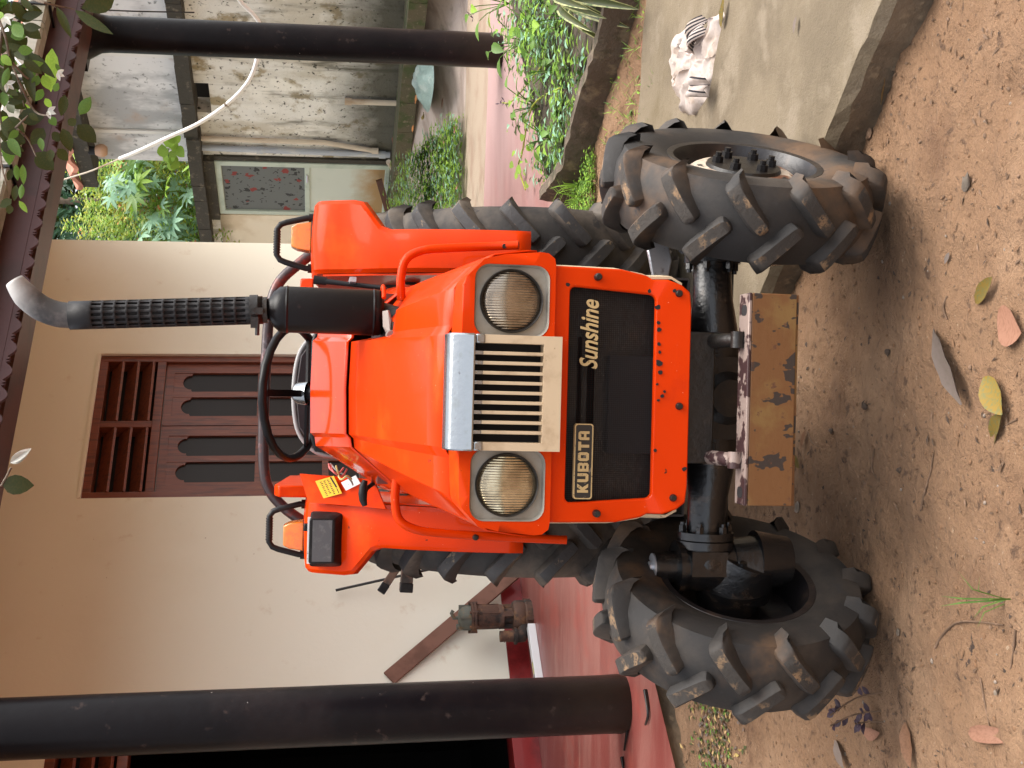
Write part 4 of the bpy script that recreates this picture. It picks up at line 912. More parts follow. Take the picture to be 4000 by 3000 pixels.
# rolled orange collar round the foot of the muffler
mb = MB(); mb.tube([(MXc + 0.074 * math.cos(rad(a)), 0.515 + 0.074 * math.sin(rad(a)), 1.208) for MXc in (0.212,) for a in range(-60, 121, 10)], 0.006, 8); T(mb, 'muffler_collar', ORANGE, smooth=60)

# ---- exhaust
MX, MYC = 0.212, 0.515
mb = MB(); mb.lathe([(0.0005, 1.206), (0.052, 1.206), (0.0625, 1.214), (0.0640, 1.222), (0.0640, 1.475), (0.0620, 1.490), (0.048, 1.506), (0.030, 1.518), (0.024, 1.535)], (MX, MYC, 0), 'Z', 48)
for z in (1.228, 1.466): mb.lathe([(0.0642, z), (0.0662, z + 0.004), (0.0642, z + 0.008)], (MX, MYC, 0), 'Z', 48)
muf = T(mb, 'muffler', BLACK, smooth=50)
mb = MB(); mb.tube([(0.19, MYC - 0.05, 1.10), (0.195, MYC - 0.02, 1.15), (MX, MYC, 1.21)], 0.03, 16); T(mb, 'exhaust_elbow', GRIME, smooth=60)
mb = MB(); mb.add([(0.140, MYC - 0.10, 1.196), (0.152, MYC - 0.11, 1.192), (0.185, MYC - 0.10, 1.190), (0.215, MYC - 0.09, 1.198), (0.212, MYC - 0.075, 1.212), (0.17, MYC - 0.085, 1.210)], [(0, 1, 2, 3, 4, 5)]); o = T(mb, 'muffler_bracket', mat('dull_grey_plate', (0.20, 0.16, 0.14), 0.55, 0.2), fixn=False); sl = o.modifiers.new('t', 'SOLIDIFY'); sl.thickness = 0.006
mb = MB(); mb.lathe([(0.0005, 0.0), (0.011, 0.0), (0.014, 0.006), (0.014, 0.02)], (0.146, MYC - 0.125, 1.190), 'Y', 12); T(mb, 'bracket_bolt', MATS['dull_grey_plate'], smooth=40)
P0, P1 = Vector((0.208, MYC, 1.535)), Vector((0.176, MYC + 0.01, 2.045))
ax = (P1 - P0).normalized(); u_ = ax.orthogonal().normalized(); v_ = ax.cross(u_); LN = (P1 - P0).length
mb = MB(); SG = 30; RS = 0.0385; rows = []
hts = [0.0, 0.045]; n_r = 13; ch = (LN - 0.045 - 0.055) / n_r
for i in range(n_r): hts += [0.045 + ch * (i + 0.80), 0.045 + ch * (i + 1)]
hts += [LN]
for hh in hts: rows.append([P0 + ax * hh + (u_ * math.cos(2 * math.pi * j / SG) + v_ * math.sin(2 * math.pi * j / SG)) * RS for j in range(SG)])
o_ = len(mb.v)
for q in rows: mb.v += [tuple(p) for p in q]
for i in range(len(rows) - 1):
    for j in range(SG):
        if i % 2 == 1 and 0 < i < len(rows) - 2 and j % 2 == 0: continue        # slots
        j2 = (j + 1) % SG; mb.f.append((i * SG + j, i * SG + j2, (i + 1) * SG + j2, (i + 1) * SG + j)); mb.m.append(0)
stack = T(mb, 'exhaust_guard', PIPEM, smooth=40); sl = stack.modifiers.new('thick', 'SOLIDIFY'); sl.thickness = 0.003; sl.offset = -1
mb = MB(); pth = [P0 - ax * 0.03, P1]; mb.tube(pth, 0.0265, 20); T(mb, 'exhaust_pipe', PIPEM, smooth=40)
mb = MB(); ep = catmull([P1 - ax * 0.01, P1 + ax * 0.03 + Vector((0.004, 0, 0)), P1 + Vector((0.018, 0, 0.075)), P1 + Vector((0.050, 0, 0.115)), P1 + Vector((0.088, 0, 0.145))], 5)
secs = []; sg = 24; upv = Vector((0, 1, 0))
for i, p in enumerate(ep):
    tt = (ep[min(i + 1, len(ep) - 1)] - ep[max(i - 1, 0)]).normalized(); w2 = tt.cross(upv).normalized(); u2 = w2.cross(tt)
    r_ = 0.0345 if i < 16 else 0.0345 - 0.002 * (i - 15)
    secs.append([p + (u2 * math.cos(2 * math.pi * j / sg) + w2 * math.sin(2 * math.pi * j / sg)) * r_ for j in range(sg)])
# mouth is cut square to the ground side
mb.loft(secs, 0, True); o = T(mb, 'exhaust_mouth', ELBOW, smooth=60); sl = o.modifiers.new('t', 'SOLIDIFY'); sl.thickness = 0.003; sl.offset = -1
mb = MB(); mb.tube([P0 + ax * 0.012, P0 + ax * 0.034], 0.0425, 30); mb.tube([P0 + ax * -0.012, P0 + ax * 0.006], 0.036, 30)
mb.obox(P0 + ax * 0.02 + Vector((-0.035, -0.035, 0)), (0.03, 0.022, 0.02)); mb.tube([P0 + ax * 0.02 + Vector((-0.07, -0.04, -0.008)), P0 + ax * 0.02 + Vector((-0.02, -0.04, -0.008))], 0.006, 8); mb.obox(P0 + ax * 0.012 + Vector((-0.005, -0.05, 0)), (0.018, 0.02, 0.03))
T(mb, 'pipe_clamp', GRIME, smooth=40)

# ---- guard rails beside the bonnet
for s_ in (-1, 1):
    P = catmull([(s_ * 0.25, 0.53, 1.155), (s_ * 0.31, 0.53, 1.158), (s_ * 0.365, 0.53, 1.145), (s_ * 0.392, 0.53, 1.10), (s_ * 0.403, 0.53, 1.02), (s_ * 0.412, 0.52, 0.90 if s_ > 0 else 0.85), (s_ * 0.416, 0.50, 0.83 if s_ > 0 else 0.67)], 6)
    mb = MB(); mb.tube(P, 0.0125, 12); r0 = T(mb, 'guard_rail', ORANGE, smooth=60)
    for z in ((0.93, 0.72) if s_ < 0 else (0.87,)):
        mb = MB(); mb.lathe([(0.0005, 0.500), (0.006, 0.500), (0.009, 0.508), (0.009, 0.52)], (s_ * 0.412, 0, z), 'Y', 10); mb.build('rail_bolt', GRIME, r0, smooth=40)

# ---- fenders
def fender(s_):
    prof = [(0.853, 0.735), (0.858, 0.78), (0.89, 0.92), (0.95, 1.08), (1.02, 1.20), (1.085, 1.285), (1.125, 1.36), (1.145, 1.388), (1.175, 1.402), (1.45, 1.408), (1.80, 1.392), (1.95, 1.30), (2.03, 1.15)]
    def outer(z): 
        if z > 1.262: return 0.606
        if z > 1.195: return 0.512 + (0.606 - 0.512) * (z - 1.195) / 0.067
        return 0.506 - 0.004 * (1.2 - z) / 0.4
    # finer profile so that the stepped outer edge is clean
    pf = []
    for (y0, z0), (y1, z1) in zip(prof[:-1], prof[1:]):
        k = max(1, int(math.hypot(y1 - y0, z1 - z0) / 0.03))
        for i in range(k): pf.append((y0 + (y1 - y0) * i / k, z0 + (z1 - z0) * i / k))
    pf.append(prof[-1]); mb = MB(); secs = []
    for i, (y, z) in enumerate(pf):
        back = y > 1.2; xo = 0.606 if back else outer(z); xi = 0.372
        t0 = pf[max(i - 1, 0)]; t1 = pf[min(i + 1, len(pf) - 1)]; ty, tz = t1[0] - t0[0], t1[1] - t0[1]; l_ = math.hypot(ty, tz); ny, nz_ = -tz / l_, ty / l_     # outward normal
        if back: ny, nz_ = -tz / l_, ty / l_
        sec = [(s_ * xi, y - ny * 0.10, z - nz_ * 0.16), (s_ * xi, y - ny * 0.012, z - nz_ * 0.012), (s_ * (xi + 0.012), y, z)]
        for q in range(1, 5): sec.append((s_ * (xi + 0.012 + (xo - xi - 0.024) * q / 4), y + ny * 0.006 * math.sin(math.pi * q / 4), z + nz_ * 0.006 * math.sin(math.pi * q / 4)))
        sec += [(s_ * xo, y - ny * 0.010, z - nz_ * 0.010), (s_ * (xo + 0.002), y - ny * 0.034, z - nz_ * 0.034)]
        secs.append(sec)
    mb.loft(secs, 0); o = T(mb, 'fender', ORANGE, smooth=32, fixn=False); sl = o.modifiers.new('thick', 'SOLIDIFY'); sl.thickness = 0.004; sl.offset = 0
    return o
fR, fL = fender(1), fender(-1)
for s_, fo_ in ((1, fR), (-1, fL)):       # upright inner plate towards the seat
    mb = MB(); pl = [(0.86, 0.66), (0.93, 1.00), (1.06, 1.235), (1.15, 1.372), (1.80, 1.372), (1.80, 0.70)]
    mb.prism(pl, s_ * 0.362, s_ * 0.368, 0, 'X'); mb.build('inner_plate', ORANGE, fo_)
    mb = MB(); mb.prism([(1.28, 1.402), (1.28, 1.50), (1.33, 1.515), (1.75, 1.475), (1.78, 1.402)] if s_ < 0 else [(1.40, 1.402), (1.42, 1.448), (1.75, 1.448), (1.78, 1.402)], s_ * 0.335, s_ * 0.375, 0, 'X'); mb.build('control_housing', ORANGE, fo_, bevel=0.006)
    # grab handle with a ribbed grip
    hx = 0.500; P = [(s_ * (hx - 0.088), 1.44, 1.405), (s_ * (hx - 0.088), 1.44, 1.43), (s_ * (hx - 0.070), 1.44, 1.50), (s_ * (hx - 0.062), 1.44, 1.520), (s_ * (hx - 0.045), 1.44, 1.532), (s_ * (hx + 0.045), 1.44, 1.532), (s_ * (hx + 0.062), 1.44, 1.520), (s_ * (hx + 0.070), 1.44, 1.50), (s_ * (hx + 0.088), 1.44, 1.43), (s_ * (hx + 0.088), 1.44, 1.405)]
    mb = MB(); mb.tube(P, 0.0105, 12)
    for q in (-1, 1): mb.tube([(s_ * (hx + q * 0.088), 1.44, 1.403), (s_ * (hx + q * 0.088), 1.44, 1.424)], 0.016, 12)
    gh = mb.build('grab_handle', BLACKPL, fo_, smooth=50)
    mb = MB()
    for i in range(9): x = hx - 0.036 + i * 0.009; mb.tube([(s_ * (x - 0.0025), 1.44, 1.532), (s_ * (x + 0.0025), 1.44, 1.532)], 0.0128, 12)
    mb.build('grip_ribs', BLACKPL, gh, smooth=50)
    # amber indicator on a black foot
    ic = s_ * 0.512; mb = MB(); mb.box(ic - 0.054, ic + 0.054, 1.33, 1.43, 1.405, 1.414); ind = mb.build('indicator', BLACKPL, fo_, bevel=0.002)
    mb = MB(); bx = [(-0.050, -0.045), (0.050, -0.045), (0.050, 0.045), (-0.050, 0.045)]
    mb.loft([[(ic + x, 1.38 + y, 1.414) for x, y in bx], [(ic + x * 0.86, 1.38 + y * 0.9, 1.462) for x, y in bx], [(ic + x * 0.66, 1.38 + y * 0.66, 1.482) for x, y in bx]], 0, True, True)
    mb.build('indicator_lens', AMBER, ind, bevel=0.003)
# black work lamp on the left fender
lx = -0.492; mb = MB(); LY = 1.105
bx = rrect(-0.088, 0.088, -0.056, 0.056, 0.010, 3)
mb.loft([[(lx + x, LY + 0.02, 1.336 + z) for x, z in bx], [(lx + x, LY - 0.012, 1.336 + z) for x, z in bx], [(lx + x * 0.80, LY - 0.055, 1.336 + 0.012 + z * 0.62 + (0.012 if z > 0 else 0)) for x, z in bx]], 0, True, True)
wl = mb.build('work_lamp', BLACKPL, fL, bevel=0.003)
mb = MB(); mb.box(lx - 0.066, lx + 0.066, LY - 0.0575, LY - 0.0545, 1.322, 1.384); mb.build('lamp_face', GREYLENS, wl)
mb = MB(); mb.box(lx - 0.074, lx + 0.074, LY - 0.046, LY - 0.036, 1.3885, 1.4000); mb.build('lamp_glass', WHITEST, wl)
mb = MB(); mb.box(lx + 0.026, lx + 0.050, LY - 0.02, LY + 0.01, 1.39, 1.412); mb.build('lamp_knob', BLACKPL, wl, bevel=0.003)
# stickers and the throttle knob on the left
n1 = Vector((0, -0.5, 0.87)); 
def sticker(name, m, c, sx, sy, rot, parent, tilt):
    mb = MB(); M_ = Matrix.Translation(c) @ Matrix.Rotation(rad(tilt[0]), 4, 'X') @ Matrix.Rotation(rad(tilt[1]), 4, 'Y') @ Matrix.Rotation(rad(rot), 4, 'Z')
    mb.box(-sx / 2, sx / 2, -sy / 2, sy / 2, 0, 0.0015, 0, M_); return mb.build(name, m, parent), M_
mb = MB(); mb.loft([[(-0.376, 0.93, 1.16), (-0.376, 1.04, 1.28), (-0.376, 1.12, 1.40)], [(-0.285, 0.93, 1.20), (-0.285, 1.04, 1.315), (-0.285, 1.14, 1.43)]]); sp_ = mb.build('stay_plate', ORANGE, fL, fixn=False); sl = sp_.modifiers.new('t', 'SOLIDIFY'); sl.thickness = 0.004; sl.offset = 1
ys_, My = sticker('warning_sticker', YELST, (-0.320, 1.055, 1.336), 0.062, 0.088, 16, fL, (48, -22))
mb = MB()
for r in range(3):
    for c_ in range(9):
        if R_.random() < 0.9: h_ = R_.uniform(0.006, 0.011); mb.box(-0.026 + c_ * 0.006, -0.0235 + c_ * 0.006, 0.026 - r * 0.017 - h_, 0.026 - r * 0.017, 0.0016, 0.002, 0, My)
mb.box(-0.012, 0.026, -0.036, -0.029, 0.0016, 0.002, 0, My @ Matrix.Rotation(rad(8), 4, 'Z')); mb.box(-0.028, -0.010, -0.034, -0.031, 0.0016, 0.002, 0, My)
mb.build('sticker_print', BADGE, ys_, fixn=False)
sticker('label_sticker', WHITEST, (-0.300, 0.985, 1.268), 0.030, 0.072, 24, fL, (50, -22))
mb = MB(); mb.tube([(-0.29, 0.95, 1.19), (-0.310, 0.90, 1.222), (-0.318, 0.86, 1.228)], 0.007, 8); kn = mb.build('lever', BLACKPL, fL, smooth=50)
mb = MB(); mb.tube([(-0.360, 0.86, 1.228), (-0.342, 0.86, 1.234), (-0.322, 0.86, 1.235), (-0.300, 0.86, 1.234), (-0.282, 0.86, 1.229)], [0.008, 0.012, 0.014, 0.012, 0.008], 10); mb.build('lever_knob', BLACKPL, kn, smooth=60)
mb = MB(); mb.tube([(0.318, 0.98, 1.18), (0.330, 1.02, 1.30), (0.338, 1.04, 1.375)], [0.008, 0.008, 0.010], 8); mb.tube([(0.337, 1.04, 1.36), (0.341, 1.045, 1.40)], [0.013, 0.015], 10); T(mb, 'gear_lever', BLACKPL, smooth=50)
mb = MB(); mb.box(0.33, 0.345, 0.93, 1.10, 1.27, 1.29); T(mb, 'linkage_plate', STEEL)

# ---- steering wheel, seat, rail behind the seat
SC = Vector((-0.022, 1.06, 1.456)); tl = rad(25); Msw = Matrix.Translation(SC) @ Matrix.Rotation(-tl, 4, 'X')
mb = MB(); SR = 0.208; ringp = []
secs = []
for i in range(48):
    a = 2 * math.pi * i / 48; c_ = Vector((SR * math.cos(a), SR * math.sin(a), 0)); rd = c_.normalized()
    secs.append([Msw @ (c_ + rd * 0.0125 * math.cos(2 * math.pi * j / 10) + Vector((0, 0, 0.0125 * math.sin(2 * math.pi * j / 10) * 1.15 + (0.0015 if i % 2 else 0)))) for j in range(10)])
mb.loft(secs, 0, True, False, True); sw_ = T(mb, 'steering_wheel', BLACK, smooth=60)
for i, a in enumerate((-90, 30, 150)):
    a = rad(a); d_ = Vector((math.cos(a), math.sin(a), 0)); p_ = Vector((-d_.y, d_.x, 0)); mb = MB()
    mb.loft([[Msw @ (d_ * r_ + p_ * w2 + Vector((0, 0, zz - 0.05 * (1 - r_ / SR) ))) for w2, zz in ((-0.011, -0.004), (0.011, -0.004), (0.011, 0.004), (-0.011, 0.004))] for r_ in (0.02, 0.11, 0.195)], 0, True, True); mb.build('spoke', BLACK, sw_)
mb = MB(); mb.lathe([(0.0005, 0.0), (0.024, -0.004), (0.034, -0.016), (0.038, -0.055)], (0, 0, 0), 'Z', 24, 0, None); mb.v = [tuple(Msw @ Vector(p)) for p in mb.v]; mb.build('wheel_boss', CHROME, sw_, smooth=50)
mb = MB(); mb.tube([Msw @ Vector((0, 0, -0.05)), Vector((-0.02, 0.92, 1.20))], 0.024, 14); T(mb, 'steering_column', BLACKPL, smooth=50)
mb = MB(); so_ = [(-0.225, 1.20), (-0.232, 1.33), (-0.20, 1.40), (-0.13, 1.447), (0, 1.462), (0.13, 1.447), (0.20, 1.40), (0.232, 1.33), (0.225, 1.20)]
mb.loft([[(x - 0.02, 1.60, z) for x, z in so_], [((x * 0.97) - 0.02, 1.57, 1.2 + (z - 1.2) * 0.965) for x, z in so_], [(x * 0.7 - 0.02, 1.585, 1.2 + (z - 1.2) * 0.72) for x, z in so_], [(x * 0.1 - 0.02, 1.59, 1.2 + (z - 1.2) * 0.1) for x, z in so_]]); mb.loft([[(x - 0.02, 1.60, z) for x, z in so_], [(x * 0.98 - 0.02, 1.66, z) for x, z in so_]])
mb.box(-0.24, 0.20, 1.20, 1.62, 1.06, 1.16)
seat = T(mb, 'seat', SEATM, smooth=50)
mb = MB(); mb.tube(catmull([(x - 0.02, 1.592, z + 0.002) for x, z in so_], 5), 0.008, 8); mb.build('seat_piping', PIPING, seat, smooth=60)
P = catmull([(0.50, 1.70, 1.40), (0.455, 1.70, 1.455), (0.385, 1.70, 1.525), (0.30, 1.70, 1.556), (0.18, 1.70, 1.566), (-0.10, 1.70, 1.572), (-0.30, 1.70, 1.566), (-0.385, 1.70, 1.545), (-0.45, 1.70, 1.49), (-0.50, 1.70, 1.42)], 5)
mb = MB(); mb.tube(P, 0.020, 14); T(mb, 'back_rail', REDROD, smooth=60)

# ---- front axle and knuckles
def frustum(mb, p, q, r0, r1, seg=20): mb.tube([p, q], [r0, r1], seg)
mb = MB(); frustum(mb, (-0.16, 0, 0.415), (0.16, 0, 0.415), 0.066, 0.066); mb.box(-0.10, 0.10, -0.075, 0.08, 0.36, 0.48)
mb.lathe([(0.0005, -0.095), (0.045, -0.095), (0.060, -0.080), (0.082, -0.060), (0.086, -0.03)], (0.0, 0, 0.40), 'Y', 24)
for q in (-0.11, 0.11): mb.box(q - 0.02, q + 0.02, -0.05, 0.06, 0.47, 0.57)
axl = T(mb, 'front_axle', GRIME, smooth=40, bevel=0.0)
for s_ in (-1, 1):
    mb = MB(); mb.tube([(s_ * 0.15, 0, 0.415), (s_ * 0.17, 0, 0.417), (s_ * 0.24, 0, 0.420), (s_ * 0.335, 0, 0.424)], [0.062, 0.060, 0.050, 0.046], 24); mb.build('axle_tube', OILY, axl, smooth=50)
    mb = MB(); mb.tube([(s_ * 0.332, 0, 0.424), (s_ * 0.350, 0, 0.424)], 0.070, 24); mb.tube([(s_ * 0.353, 0, 0.424), (s_ * 0.372, 0, 0.424)], 0.072, 24)
    fl = mb.build('axle_flange', OILY, axl, smooth=35)
    for i in range(6):
        a = i * math.pi / 3 + 0.5; c_ = (s_ * 0.332, 0.058 * math.cos(a), 0.424 + 0.058 * math.sin(a)); mb = MB(); mb.tube([(s_ * 0.316, c_[1], c_[2]), c_], 0.010, 6); mb.tube([(s_ * 0.308, c_[1], c_[2]), (s_ * 0.316, c_[1], c_[2])], 0.006, 8); mb.build('flange_bolt', OILY, fl)
    # knuckle: bevel-gear housing and upright kingpin case, turned with the wheel
    Mk = Matrix.Translation((s_ * 0.420, 0, 0.0)) @ Matrix.Rotation(-STEER, 4, 'Z')
    mb = MB(); mb.tube([(s_ * 0.37, 0, 0.424), (s_ * 0.405, 0, 0.424), (s_ * 0.43, 0, 0.42)], [0.060, 0.068, 0.062], 24); mb.tube([(s_ * 0.42, 0, 0.34), (s_ * 0.42, 0, 0.49)], [0.066, 0.058], 24)
    mb.tube([(s_ * 0.42, 0, 0.485), (s_ * 0.42, 0, 0.500)], 0.066, 24); mb.tube([(s_ * 0.42, 0, 0.50), (s_ * 0.42, 0, 0.555)], [0.040, 0.037], 20); mb.obox((s_ * 0.405, -0.058, 0.43), (0.06, 0.012, 0.09))
    kn = mb.build('knuckle_housing', OILY, axl, smooth=40)
    mb = MB(); mb.tube([(s_ * 0.42, 0, 0.553), (s_ * 0.42, 0, 0.558)], 0.034, 20); mb.tube([(s_ * 0.42, 0, 0.558), (s_ * 0.42, 0, 0.566)], 0.014, 10); mb.build('kingpin_cap', STEEL, kn, smooth=40)
    mb = MB(); mb.tube([Mk @ Vector((0, 0, 0.36)), Mk @ Vector((0, 0, 0.30))], [0.070, 0.080], 24); mb.tube([Mk @ Vector((-s_ * 0.035, 0, FR - 0.03)), Mk @ Vector((s_ * 0.05, 0, FR - 0.01))], [0.085, 0.095], 24); mb.tube([Mk @ Vector((-s_ * 0.02, 0, 0.30)), Mk @ Vector((-s_ * 0.02, 0, 0.215))], [0.075, 0.06], 24); mb.tube([Mk @ Vector((s_ * 0.03, 0, FR)), Mk @ Vector((s_ * 0.11, 0, FR))], [0.10, 0.075], 24)
    hk = mb.build('reduction_case', OILY, axl, smooth=40)
    for i in range(5):
        a = i * 2 * math.pi / 5 + 0.3; q = Mk @ Vector((-s_ * 0.037, 0.065 * math.cos(a), FR - 0.02 + 0.065 * math.sin(a))); q2 = Mk @ Vector((-s_ * 0.052, 0.065 * math.cos(a), FR - 0.02 + 0.065 * math.sin(a))); mb = MB(); mb.tube([q, q2], 0.010, 6); mb.build('case_bolt', OILY, hk)
mb = MB(); mb.prism([(0.29, .512), (.345, .502), (.385, .512), (.415, .528), (.412, .558), (.385, .570), (.345, .560), (.29, .548)], 0.085, 0.10); T(mb, 'steering_arm', STEEL, bevel=0.003)
mb = MB(); mb.tube([(0.31, 0.16, 0.535), (0.18, 0.25, 0.56)], 0.013, 10); mb.tube([(-0.40, 0.15, 0.33), (0.40, 0.15, 0.33)], 0.014, 10); T(mb, 'tie_rod', GRIME, smooth=50)

# ---- chassis, engine sump, gearbox, rear axle, drawn as the dark masses the photograph shows under the bonnet
mb = MB(); mb.box(-0.15, -0.10, -0.24, 1.0, 0.48, 0.58); mb.box(0.10, 0.15, -0.24, 1.0, 0.48, 0.58); mb.box(-0.15, 0.15, -0.245, -0.20, 0.49, 0.557); T(mb, 'chassis_frame', GRIME, bevel=0.004)
mb = MB(); mb.prism([(0.12, 0.50), (0.16, 0.33), (0.62, 0.33), (0.70, 0.50)], -0.13, 0.13, 0, 'X'); T(mb, 'engine_sump', GRIME, bevel=0.01)
mb = MB(); mb.prism([(0.62, 0.36), (1.75, 0.36), (1.75, 0.78), (1.2, 0.80), (0.62, 0.72)], -0.14, 0.14, 0, 'X'); frustum(mb, (-0.52, RYC, RZC), (0.52, RYC, RZC), 0.075, 0.075); T(mb, 'gearbox', GRIME, bevel=0.01)
mb = MB(); mb.box(-0.36, 0.36, 0.80, 1.15, 0.66, 0.685); T(mb, 'footplate', GRIME)
# ---- rusty front bumper on two arms
mb = MB(); BY = -0.375; BX0, BX1 = -0.232, 0.232
mb.box(BX0, BX1, BY, BY + 0.008, 0.350, 0.452); bmp = T(mb, 'bumper', RUST, bevel=0.002)
mb = MB(); mb.box(BX0, BX1, BY - 0.001, BY + 0.062, 0.4525, 0.460); mb.build('bumper_flange', RUSTTOP, bmp, bevel=0.002)
mb = MB(); mb.box(BX0, BX1, BY + 0.0085, BY + 0.060, 0.342, 0.3495); mb.build('bumper_flange', RUST, bmp, bevel=0.002)
for x in (-0.205, 0.195):
    mb = MB(); mb.prism(rrect(x - 0.012, x + 0.012, BY + 0.012, BY + 0.045, 0.010), 0.4602, 0.4606, 0, 'Z'); mb.build('flange_slot', DARK, bmp)
for x in (-0.135, 0.13):
    mb = MB(); mb.tube([(x, BY + 0.03, 0.452), (x, BY + 0.06, 0.475), (x, -0.22, 0.50), (x * 0.95, -0.05, 0.50)], [0.013, 0.016, 0.018, 0.018], 10); mb.tube([(x - 0.018, BY + 0.035, 0.472), (x + 0.018, BY + 0.035, 0.472)], 0.015, 12); mb.build('bumper_arm', RUSTTOP if x < 0 else GRIME, bmp, smooth=50)
# ---- lift arms of the implement hitch, poking out behind the left rear tyre
for p, q, w_ in (((-0.74, 2.26, 1.02), (-0.85, 2.23, 1.095), 0.028), ((-0.72, 2.24, 0.985), (-0.85, 2.24, 0.99), 0.042)):
    p, q = Vector(p), Vector(q); mb = MB(); Mx = (q - p).to_track_quat('Z', 'Y').to_matrix(); mb.obox(p.lerp(q, 0.35), (w_, w_ * 1.2, (q - p).length * 0.72), Mx); ob_ = T(mb, 'lift_arm', PUMPM, bevel=0.003)
    mb = MB(); mb.obox(p.lerp(q, 0.86), (w_ * 1.12, w_ * 1.3, (q - p).length * 0.30), Mx); mb.build('arm_end', BLACKPL, ob_, bevel=0.004)
mb = MB(); mb.box(-0.74, 0.2, 2.2, 2.3, 0.95, 1.03); mb.box(-0.1, 0.1, 1.75, 2.25, 0.6, 1.03); T(mb, 'hitch_frame', GRIME)
# ================================================================ SMALL THINGS AND PLANTS
def leaf_verts(l, w, curl=0.15, fold=0.12, tipw=0.5, wave=0.0, nseg=5):
    """a leaf along +Y from its stalk, upper side +Z"""
    vs_, fs = [], []
    for i in range(nseg + 1):
        t = i / nseg; hw = 0.5 * w * (math.sin(math.pi * min(1, t ** 0.85 * 0.985 + 0.008)) ** 0.8); z = -curl * l * t * t; y = l * t
        wv = wave * w * math.sin(i * 2.1)
        vs_ += [(-hw, y, z + fold * hw * 2 + wv), (0, y, z), (hw, y, z + fold * hw * 2 - wv)]
    for i in range(nseg):
        a = i * 3; fs += [(a, a + 1, a + 4, a + 3), (a + 1, a + 2, a + 5, a + 4)]
    return vs_, fs
def leaf_mesh(name, l, w, m, **k):
    vs_, fs = leaf_verts(l, w, **k); me = bpy.data.meshes.new(name); me.from_pydata(vs_, [], fs); me.materials.append(m); me.shade_smooth(); return me
def basis(d, up):
    y = Vector(d).normalized(); z = Vector(up); z = z - y * z.dot(y)
    z = z.normalized() if z.length > 1e-5 else y.orthogonal().normalized(); x = y.cross(z)
    return Matrix(((x.x, y.x, z.x, 0), (x.y, y.y, z.y, 0), (x.z, y.z, z.z, 0), (0, 0, 0, 1)))
def add_leaf(mb, p, d, up, l, w, mi=0, **k):
    vs_, fs = leaf_verts(l, w, **k); M_ = Matrix.Translation(p) @ basis(d, up); mb.add([M_ @ Vector(v) for v in vs_], fs, mi)
def rv(a=1.0): return Vector((R_.uniform(-a, a), R_.uniform(-a, a), R_.uniform(-a, a)))

# ---------------------------------------------------------------- branch over the gutter, with its leaves
YB = 4.6
def bp(X, Y, y=YB): return on_y(X, Y, y)
BT = bp(-60, -90, 4.9)
branch = empty('overhanging_branch', (2.35, 5.4, 0.05), 'leafy branch with drooping dark green leaves hanging in front of the gutter', 'branch')
def Bk(mb, name, m): o = mb.build(name, m, branch, smooth=60); o.location = -Vector(branch.location); return o
mb = MB()
trunk = [Vector((2.35, 5.4, 0.05)), Vector((2.38, 5.35, 1.2)), Vector((2.30, 5.2, 2.4)), BT + Vector((0.25, 0.2, 0.1)), BT]
mb.tube(catmull(trunk, 5), [0.05 - 0.042 * i / 20 for i in range(21)], 10)
tw = [[(-60, -90), (5, 60), (22, 130), (40, 175), (52, 230)], [(5, 60), (-5, 180), (10, 300), (38, 280)], [(40, 175), (75, 240), (108, 250)], [(-5, 180), (0, 330), (14, 400)], [(38, 280), (60, 300), (78, 338)], [(-30, -20), (60, -5), (100, 5), (120, 16)], [(10, 300), (45, 265), (60, 250)], [(60, -5), (95, 6), (160, 20)], [(22, 130), (60, 170), (75, 155)], [(0, 330), (-4, 420), (0, 440)]]
for q in tw: P = catmull([bp(X, Y, YB + 0.12 * math.sin(X * 0.11 + Y * 0.07)) for X, Y in q], 4); mb.tube(P, [0.0055 - 0.0035 * i / (len(P) - 1) for i in range(len(P))], 6)
Bk(mb, 'stem', BARK)
